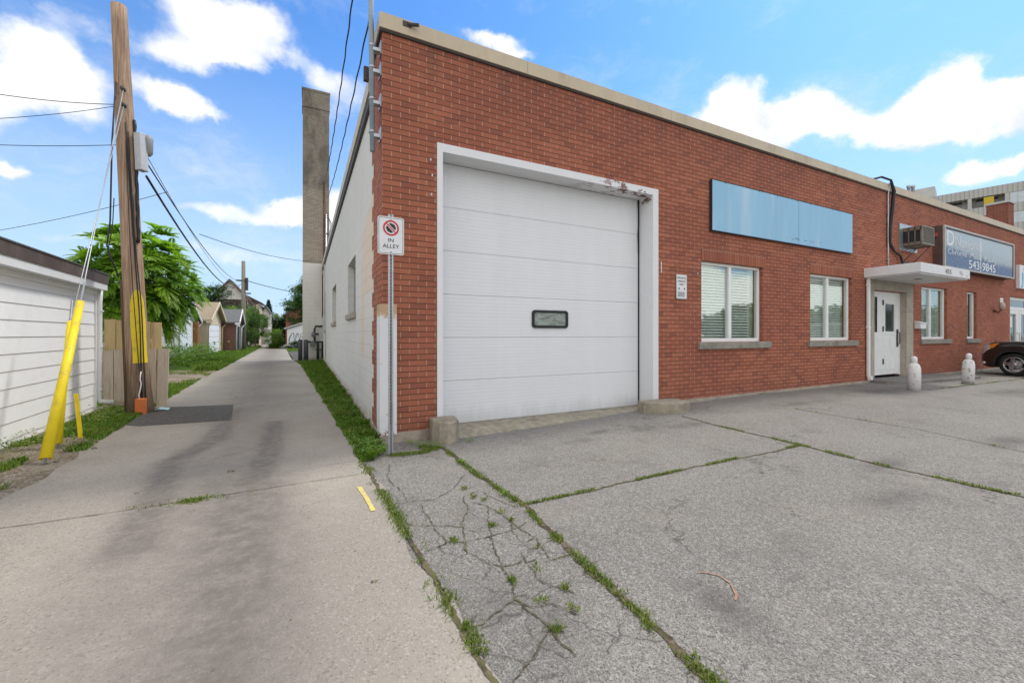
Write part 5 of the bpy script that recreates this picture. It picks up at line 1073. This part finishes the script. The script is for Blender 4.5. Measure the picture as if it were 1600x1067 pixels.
tag(npmesh('street_trees',leaf_quads(np.concatenate(C),g,1.1),4,M['leaf_dark'],None,np.concatenate(RN)),'dark line of trees across the road, mirrored in the window glass','trees',None,'stuff')
# spruce
def spruce(pos,h,r_,seed):
    g=np.random.default_rng(seed); e=empty('spruce_tree',pos,0,'pointed dark spruce standing above the end of the alley','tree'); C=[];
    for t in range(26):
        f_=t/25; z=h*(.2+.78*f_); rr_=r_*(1-f_)**.85+.12
        for k in range(9):
            a=g.uniform(0,6.28); L=rr_*g.uniform(.7,1.1); m_=40; s=g.uniform(0,1,m_)
            C.append(np.stack([np.cos(a)*L*s,np.sin(a)*L*s,z-.35*L*s+g.normal(0,.06,m_)],1)+g.normal(0,.07,(m_,3)))
    C=np.concatenate(C); npmesh('needles',leaf_quads(C,g,.26,.2,.4),4,M['needle'],e,g.uniform(0,1,len(C)))
    mb=MB(); mb.tube([(0,0,0),(0,0,h)],[.18,.03],6); mb.build('trunk',M['bark'],e)
spruce((-6.3,75.8,0),7.1,1.5,5)
# far poles
fp=empty('utility_pole',(-5.26,34.3,0),0,'straight grey utility pole beside the alley beyond the garages','utility pole')
mb=MB(); mb.tube([(0,0,0),(-.02,0,7.25)],[.19,.13],12); mb.build('pole',M['pole2'],fp)
mb=MB(); mb.box(-.5,-.1,-.12,.0,5.6,5.72); mb.box(.12,.3,-.15,.15,4.9,5.9); mb.box(.1,.5,-.05,.05,4.6,4.7); mb.build('fitting',M['drip'],fp)
fq=empty('utility_pole',(-5.6,66,0),0,'pale thin pole at the cross street, left of the alley mouth','utility pole'); mb=MB(); mb.tube([(0,0,0),(0,0,3.6)],.13,8); mb.build('pole',P('pale_pole',(.5,.5,.47),.7),fq)
# ---------------------------------------------------------------- grass and weeds
def blades(name,pts,h,mat,lab,cat='grass',wd=.006,seed=1,lean=.5,kind='stuff'):
    g=np.random.default_rng(seed); P0=np.asarray(pts,dtype=float); n=len(P0); a=g.uniform(0,6.283,n); hh=(h if np.ndim(h) else np.full(n,h))*g.uniform(.5,1.25,n)
    ln=np.stack([np.cos(a),np.sin(a),np.zeros(n)],1)*(g.uniform(0,lean,n)*hh)[:,None]; sd_=np.stack([-np.sin(a),np.cos(a),np.zeros(n)],1)*(wd*g.uniform(.6,1.4,n))[:,None]
    tip=P0+ln+np.stack([np.zeros(n),np.zeros(n),hh],1); mid=P0+ln*.35+np.stack([np.zeros(n),np.zeros(n),hh*.55],1)
    V=np.stack([P0-sd_,P0+sd_,mid+sd_*.8,tip,mid-sd_*.8],1).reshape(-1,3)
    return tag(npmesh(name,V,5,mat,None,g.uniform(0,1,n)),lab,cat,None,kind)
g=np.random.default_rng(3)
def noise2(x,y,s,seed):  # cheap smooth value noise
    gg=np.random.default_rng(seed); T=gg.uniform(0,1,(64,64)); xi=(x/s)%64; yi=(y/s)%64; i=np.floor(xi).astype(int);j=np.floor(yi).astype(int);fx=xi-i;fy=yi-j; fx=fx*fx*(3-2*fx);fy=fy*fy*(3-2*fy)
    i1=(i+1)%64;j1=(j+1)%64; return (T[i,j]*(1-fx)+T[i1,j]*fx)*(1-fy)+(T[i,j1]*(1-fx)+T[i1,j1]*fx)*fy
# strip along the side wall
def strip(n,y0,y1,xl,xr,z=0.,p=1.):
    y=y0+(y1-y0)*g.uniform(0,1,n)**p; a=np.array([xl(v) for v in y]); b=np.array([xr(v) for v in y]); x=a+(b-a)*g.uniform(0,1,n); return np.stack([x,y,np.full(n,z)],1)
s1=strip(52000,-.65,17.6,lambda y:interp(RE,y)-.02,lambda y:-.03 if y>-.05 else -.03-(.0-y)*.25,0,1.7)
hh=.03+.13*noise2(s1[:,0],s1[:,1],.16,1)**1.6; hh*=np.clip((s1[:,0]-np.array([interp(RE,v) for v in s1[:,1]]))*6+.35,.35,1)
blades('grass',s1,hh,M['grass'],'bright green grass strip between the alley and the pale side wall',wd=.005,seed=2,lean=.9)
# broad leaved clumps in the strip
def tufts(name,centres,mat,lab,size=.03,n=60,r=.07,h=.06,seed=5,cat='weeds'):
    g2=np.random.default_rng(seed); C=[];RN=[]
    for c_ in centres:
        rr_=r*(c_[3] if len(c_)>3 else 1); k=int(n*(c_[3] if len(c_)>3 else 1)); q=np.stack([c_[0]+g2.normal(0,rr_*.5,k),c_[1]+g2.normal(0,rr_*.5,k),c_[2]+g2.uniform(.0,1,k)*h*(c_[3] if len(c_)>3 else 1)],1); C.append(q); RN.append(np.full(k,g2.uniform(0,.6))+g2.uniform(0,.4,k))
    C=np.concatenate(C); RN=np.concatenate(RN); return tag(npmesh(name,leaf_quads(C,g2,size,.8,.45),4,mat,None,RN),lab,cat,None,'stuff')
cc=[]
for _ in range(110):
    y=-.5+7*g.uniform()**1.6; xl_,xr_=interp(RE,y)+.08,-.06; cc.append((xl_+(xr_-xl_)*g.uniform(),y,.02,g.uniform(.6,1.4)))
tufts('clover',cc,M['grass'],'low broad leaved clumps growing in the grass strip by the side wall',.028,70,.09,.07,8,'clover')
# left verge
def left_pts(n,y0,y1,x0,x1,thr,seed,s=.35):
    y=g.uniform(y0,y1,n); x=g.uniform(x0,x1,n); k=noise2(x+20,y+20,s,seed)>thr; return np.stack([x[k],y[k],np.zeros(k.sum())],1)
v1=left_pts(26000,-1.5,5.,-4.0,-2.95,.60,21); le=np.array([interp(LE,v) for v in v1[:,1]]); v1=v1[v1[:,0]<le+.02]
v2=left_pts(9000,2.3,4.7,-4.0,-3.2,.25,22); le=np.array([interp(LE,v) for v in v2[:,1]]); v2=v2[v2[:,0]<le+.02]
blades('grass',np.concatenate([v1,v2]),.06,M['grass'],'patchy grass tufts in the gravel beside the white shed',wd=.005,seed=4,lean=.9)
cc=[(-3.85+.15*g.uniform(-1,1),y,.02,g.uniform(.6,1.5)) for y in g.uniform(.3,4.6,16)]+[(-3.55,3.3,.03,1.8),(-3.75,3.9,.04,2.),(-3.6,3.0,.03,1.5),(-3.45,1.6,.02,1.2),(-3.2,1.4,.02,1.2)]
tufts('weeds',cc,M['weed'],'leafy weeds at the foot of the white shed',.03,90,.10,.09,9)
y=g.uniform(5.,8.8,16000); x=g.uniform(0,1,16000); x=np.array([interp(LE,v) for v in y])+.03-x*3.2
blades('grass',np.stack([x,y,np.zeros(len(x))],1),.07,M['grass'],'grass patch beyond the pole, before the gravel drive',wd=.007,seed=6,lean=.9)
y=g.uniform(13.3,45,30000)**1.; x=g.uniform(0,1,30000); x=np.array([interp(LE,v) for v in y])+.05-x*np.clip((y-12.5)*.4,.8,3.)
hh2=.10+.16*noise2(x,y,.5,3); blades('grass',np.stack([x,y,np.zeros(len(x))],1),hh2,M['grass'],'long grass verge along the alley before the garages',wd=.012,seed=7,lean=.8)
y=g.uniform(8.8,13.5,5000); x=np.array([interp(LE,v) for v in y])-g.uniform(0,1,5000)**1.5*3.5; k=noise2(x+9,y+9,.6,5)>.55
blades('grass',np.stack([x[k],y[k],np.zeros(k.sum())],1),.06,M['weed'],'thin grass growing through the gravel drive',wd=.008,seed=17,lean=.9)
y=g.uniform(31,45,8000); x=np.array([interp(RE,v) for v in y])+g.uniform(0,1,8000)*2.; blades('grass',np.stack([x,y,np.zeros(len(x))],1),.12,M['grass'],'grass beside the alley in front of the graffiti garage',wd=.012,seed=18)
cc=[(-6.2+g.uniform(-1.6,1.2),16.5+g.uniform(-1.5,5.5),.1,g.uniform(.8,1.6)) for _ in range(60)]
tufts('ground_cover',cc,M['leaf_lite'],'thick leafy ground cover under the sumac tree',.13,70,.45,.55,10,'ground cover')
# weeds in the joints
def along(poly,n,wd,seed,thr=.45,s=.22,z=None):
    gg=np.random.default_rng(seed); out=[]; L=[math.hypot(b[0]-a[0],b[1]-a[1]) for a,b in zip(poly[:-1],poly[1:])]; tot=sum(L)
    for (a,b),l in zip(zip(poly[:-1],poly[1:]),L):
        k=int(n*l/tot); t=gg.uniform(0,1,k); x=a[0]+(b[0]-a[0])*t+gg.normal(0,wd,k); y=a[1]+(b[1]-a[1])*t+gg.normal(0,wd,k); m_=noise2(x+5,y+30,s,seed)>thr; out+=[(p,q,(gz(p) if z is None else z)+.004) for p,q in zip(x[m_],y[m_])]
    return out
W=along(J1,5200,.018,1,.40,.13)+along(J1,1500,.03,31,.62,.2)+along(J2,2200,.010,2,.42,.15)+along(J3,3000,.013,3,.42,.15)+along(J5,4200,.028,4,.45,.11,z=.006)+along(J5,1200,.04,34,.6,.2,z=.006)+along(J6,1600,.03,5,.3)+along(J7,1500,.02,6,.5)+along(J4,500,.012,7,.6)
blades('joint_weeds',np.array(W),.020,M['weed'],'short grass and weeds growing in the pavement joints','weeds',wd=.0035,seed=9,lean=1.3)
TF=[(0.39,-1.87),(0.39,-2.08),(0.44,-2.17),(0.32,-2.61),(0.46,-2.44),(0.01,-2.7),(0.45,-3.01),(0.34,-3.2),(-0.2,-3.23),(0.17,-3.67),(0.16,-3.25),(0.21,-3.46),(0.32,-3.59),(0.48,-2.6),(0.37,-3.44),(-0.19,-3.48),(-0.18,-3.57),(.60,-1.15),(.62,-1.5),(.64,-2.0),(.66,-2.3),(.60,-3.35),(.58,-3.6),(.56,-3.85),(.5,-.5),(.42,-.42),(-1.66,-1.13),(-1.56,-1.13),(-1.95,-1.12)]
pts=[]
for k,(x,y) in enumerate(TF):
    kk=int(g.uniform(12,45)) if k not in (24,25,26) else 260; s=g.uniform(.010,.022) if k<24 else .035; q=g.normal(0,s,(kk,2))*[g.uniform(.6,1.6),g.uniform(.6,1.6)]; pts+=[(x+a*(2.2 if k>=26 else 1),y+b,gz(x)+.006) for a,b in q]
blades('weeds',np.array(pts),.024,M['weed'],'small weed tufts sprouting from cracks in the pavement','weeds',wd=.004,seed=19,lean=1.2)
tufts('weeds',[(.5,-.5,.02,1.3),(.38,-.40,.02,1.),(.30,-.2,.02,.8),(4.62,-.35,.06,.8),(5.0,-.12,.09,.8),(7.4,-.06,.13,.4),(.98,-.42,.02,.5),(.6,-1.2,.02,.5),(.63,-2.15,.02,.5)],M['grass'],'leafy weeds by the concrete stops and wall foot',.022,110,.09,.06,21)
# ---------------------------------------------------------------- SUV nosed in at the right edge
def carpaint(name,c):
    m,n=newmat(name); n.out(n.mix(n.noise(n.co(),2.,3),tuple(x*.9 for x in c),c),.28,.5,None,.6,Coat_Weight=1.,Coat_Roughness=.05); return m
M['paint']=carpaint('dark_metallic_paint',(.026,.025,.025))
M['alloy']=P('alloy',(.5,.5,.51),.28,.85,.05); M['tyre']=P('tyre',(.02,.02,.02),.85,0,.2,20)
m,n=newmat('lamp_lens'); M['lens']=m; n.out((.62,.66,.70),.08,.2,None,.9,Coat_Weight=1.)
m,n=newmat('amber_lens'); M['amber']=m; n.out((.75,.24,.02),.12,0,None,.8,Coat_Weight=1.)
def suv(lab,paint):
    # nose at y=0, length runs to -y, width along x
    e=empty('parked_car',(0,0,0),0,lab,'car'); HW=.86; WR=.325; AR=.40; WY=(-.80,-3.35); L=4.35
    ys_=sorted(set([0,-.04,-.10,-.18,-.28,-.36,-.42,-.5,-.58,-.66,-.74,-.8,-.86,-.94,-1.02,-1.1,-1.18,-1.24,-1.35,-1.6,-2,-2.5,-2.85,-2.93,-3.0,-3.1,-3.2,-3.35,-3.5,-3.6,-3.7,-3.78,-3.9,-4.1,-4.25,-4.35]),reverse=True)
    def hw(y):
        t=-y; r_=HW*(1-.30*math.exp(-t/.13)-.05*math.exp(-t/.6))
        if t>3.9: r_*=1-.18*((t-3.9)/.45)**2
        return r_
    def ztop(y): # belt / hood edge line
        t=-y; return .72+.25*(1-math.exp(-t/.13)) if t<.5 else .965+.045*min(1,(t-.5)/1.2)
    def zbot(y):
        t=-y; z=.20+.13*math.exp(-t/.15)
        for wy in WY:
            d_=abs(y-wy)
            if d_<AR: z=max(z,WR+math.sqrt(AR*AR-d_*d_))
        if t>4: z+=.1
        return z
    def roof(y):
        t=-y
        if t<1.1: return None
        return min(1.62, 1.02+.60*min(1,(t-1.1)/.75)) if t<3.6 else 1.62-.25*((t-3.6)/.75)**2
    mb=MB(); rows=[]
    for y in ys_:
        h_=hw(y); zt_=ztop(y); zb=min(zbot(y),zt_-.04)
        hc=zt_+(.05 if -y>.3 else .05*(-y/.3)+.0) 
        row=[(h_*.97,zb),(h_*1.0,zb+(zt_-zb)*.35),(h_*1.0,zb+(zt_-zb)*.7),(h_*.975,zt_-.03),(h_*.93,zt_+.015),(h_*.6,zt_+(hc-zt_)*.7),(0,hc)]
        rows.append([(x,y,z) for x,z in row]+[(-x,y,z) for x,z in row[-2::-1]])
    n_=len(rows[0]); V=[p for r_ in rows for p in r_]; F=[(i*n_+k,i*n_+k+1,(i+1)*n_+k+1,(i+1)*n_+k) for i in range(len(rows)-1) for k in range(n_-1)]
    F.append(tuple(range(n_))); F.append(tuple((len(rows)-1)*n_+k for k in range(n_))[::-1]); mb.add(V,F,True); body=mb.build('body',paint,e)
    mb=MB(); gr=[]
    for y in (-1.12,-1.5,-1.9,-2.4,-3.0,-3.6,-4.0,-4.3):
        z=roof(y) or 1.0; zb=ztop(y)-.01; gr.append([(HW*.93,y,zb),(HW*.80,y,max(zb+.01,z-.08)),(HW*.6,y,z),(0,y,z+.02),(-HW*.6,y,z),(-HW*.80,y,max(zb+.01,z-.08)),(-HW*.93,y,zb)])
    V=[p for r_ in gr for p in r_]; mb.add(V,[(i*7+k,i*7+k+1,(i+1)*7+k+1,(i+1)*7+k) for i in range(7) for k in (0,1,2,3,4,5)],True); mb.add(gr[-1],[tuple(range(7))[::-1]]); cabin=mb.build('cabin',M['dglass'],e)
    mb=MB()
    for i in range(2,6): mb.add([gr[i][k] for k in (1,2,3,4,5)]+[gr[i+1][k] for k in (1,2,3,4,5)],[(0,1,6,5),(1,2,7,6),(2,3,8,7),(3,4,9,8)])
    o=mb.build('roof',paint,e); o.location=(0,0,.008)
    mb=MB(); mb.box(-HW*.8,HW*.8,-4.2,-.25,.22,.60); mb.build('underbody',M['black'],e)
    for wy in WY:
        for s_ in (-1,1):
            w_=empty('wheel',(s_*(HW-.13),wy,WR)); w_.parent=e; rot=Matrix.Rotation(R(90)*s_,4,'Y')
            mb=MB(); mb.lathe([(.22,-.10),(.30,-.105),(WR,-.07),(WR,.07),(.30,.105),(.225,.10),(.22,.09)],32,(0,0,0),rot,cap=False); mb.build('tyre',M['tyre'],w_)
            mb=MB(); mb.lathe([(.225,.02),(.225,.10),(.21,.103),(.205,.09),(.20,.03)],32,(0,0,0),rot,cap=False)
            for k in range(5):
                for dd in (-9,9):
                    a=R(72*k+dd+12); Mx_=rot@Matrix.Rotation(a,4,'Z'); mb.add([Mx_@Vector(p) for p in [(.03,-.014,.085),(.21,-.016,.065),(.21,.016,.065),(.03,.014,.085),(.03,-.014,.06),(.21,-.016,.04),(.21,.016,.04),(.03,.014,.06)]],[(0,1,2,3),(0,4,5,1),(3,2,6,7),(1,5,6,2)])
            mb.lathe([(.06,.05),(.055,.095),(.03,.10)],14,(0,0,0),rot); mb.build('rim',M['alloy'],w_)
            mb=MB(); mb.lathe([(.15,.01),(.15,.03)],24,(0,0,0),rot); mb.build('brake_disc',M['galv'],w_)
    for s_ in (-1,1):
        def S(y,f_,o_=.010):
            h_=hw(y); zt_=ztop(y); zb=min(zbot(y),zt_-.04); z=zb+(zt_-zb)*f_
            return (s_*(h_+o_),y,z)
        mb=MB(); Y_=[-.03,-.08,-.14,-.22,-.30]; lo=[.50,.55,.62,.70,.76]; hi=[.88,.93,.95,.955,.955]
        for i in range(4): mb.face([S(Y_[i],lo[i]),S(Y_[i+1],lo[i+1]),S(Y_[i+1],hi[i+1]),S(Y_[i],hi[i])],True)
        hl=mb.build('headlight',M['lens'],e)
        mb=MB(); Y_=[-.30,-.38,-.46,-.52]; lo=[.76,.80,.85,.92]; hi=[.955,.955,.955,.945]
        for i in range(3): mb.face([S(Y_[i],lo[i],.011),S(Y_[i+1],lo[i+1],.011),S(Y_[i+1],hi[i+1],.011),S(Y_[i],hi[i],.011)],True)
        mb.build('indicator',M['amber'],hl)
        mb=MB(); p_=S(-.13,.15,-.004); mb.lathe([(.045,0),(.04,.015)],12,(0,0,0),Matrix.Translation(p_)@Matrix.Rotation(R(90)*s_,4,'Y')); mb.build('fog_lamp',M['lens'],e)
        mb=MB(); 
        for k in range(14):
            a=math.pi*k/13; a2=math.pi*(k+1)/13
            if k<13:
                A=lambda an,rr_:(s_*(HW*.985+.012),WY[0]+rr_*math.cos(an),WR+rr_*math.sin(an)); mb.face([A(a,AR-.015),A(a2,AR-.015),A(a2,AR+.03),A(a,AR+.03)])
        mb.build('arch_trim',M['black'],e)
        mb=MB(); mb.box(s_*.86,s_*1.02,-1.55,-1.42,1.0,1.14); mb.build('mirror',paint,e)
    mb=MB(); mb.box(-.45,.45,-.03,.02,.40,.58); mb.build('grille',M['black'],e)
    mb=MB(); mb.tube([(-.3,-.17,.98),(-.3,-.20,1.02)],.012,6); mb.build('badge_post',M['black'],e)
    return e
c1=suv('very dark car nosed in to the brick wall at the right edge',M['paint'])
yaw=R(-10); off=Matrix.Rotation(yaw,3,'Z')@Vector((-.73,-.80,0)); c1.rotation_euler=(0,0,yaw); c1.location=(17.62-off.x,-1.14-off.y,.135)
c2=copy_tree(c1); c2['label']='tiny dark car parked on the cross street at the far end of the alley'; c2.location=(-4.3,58,0); c2.rotation_euler=(0,0,R(175))
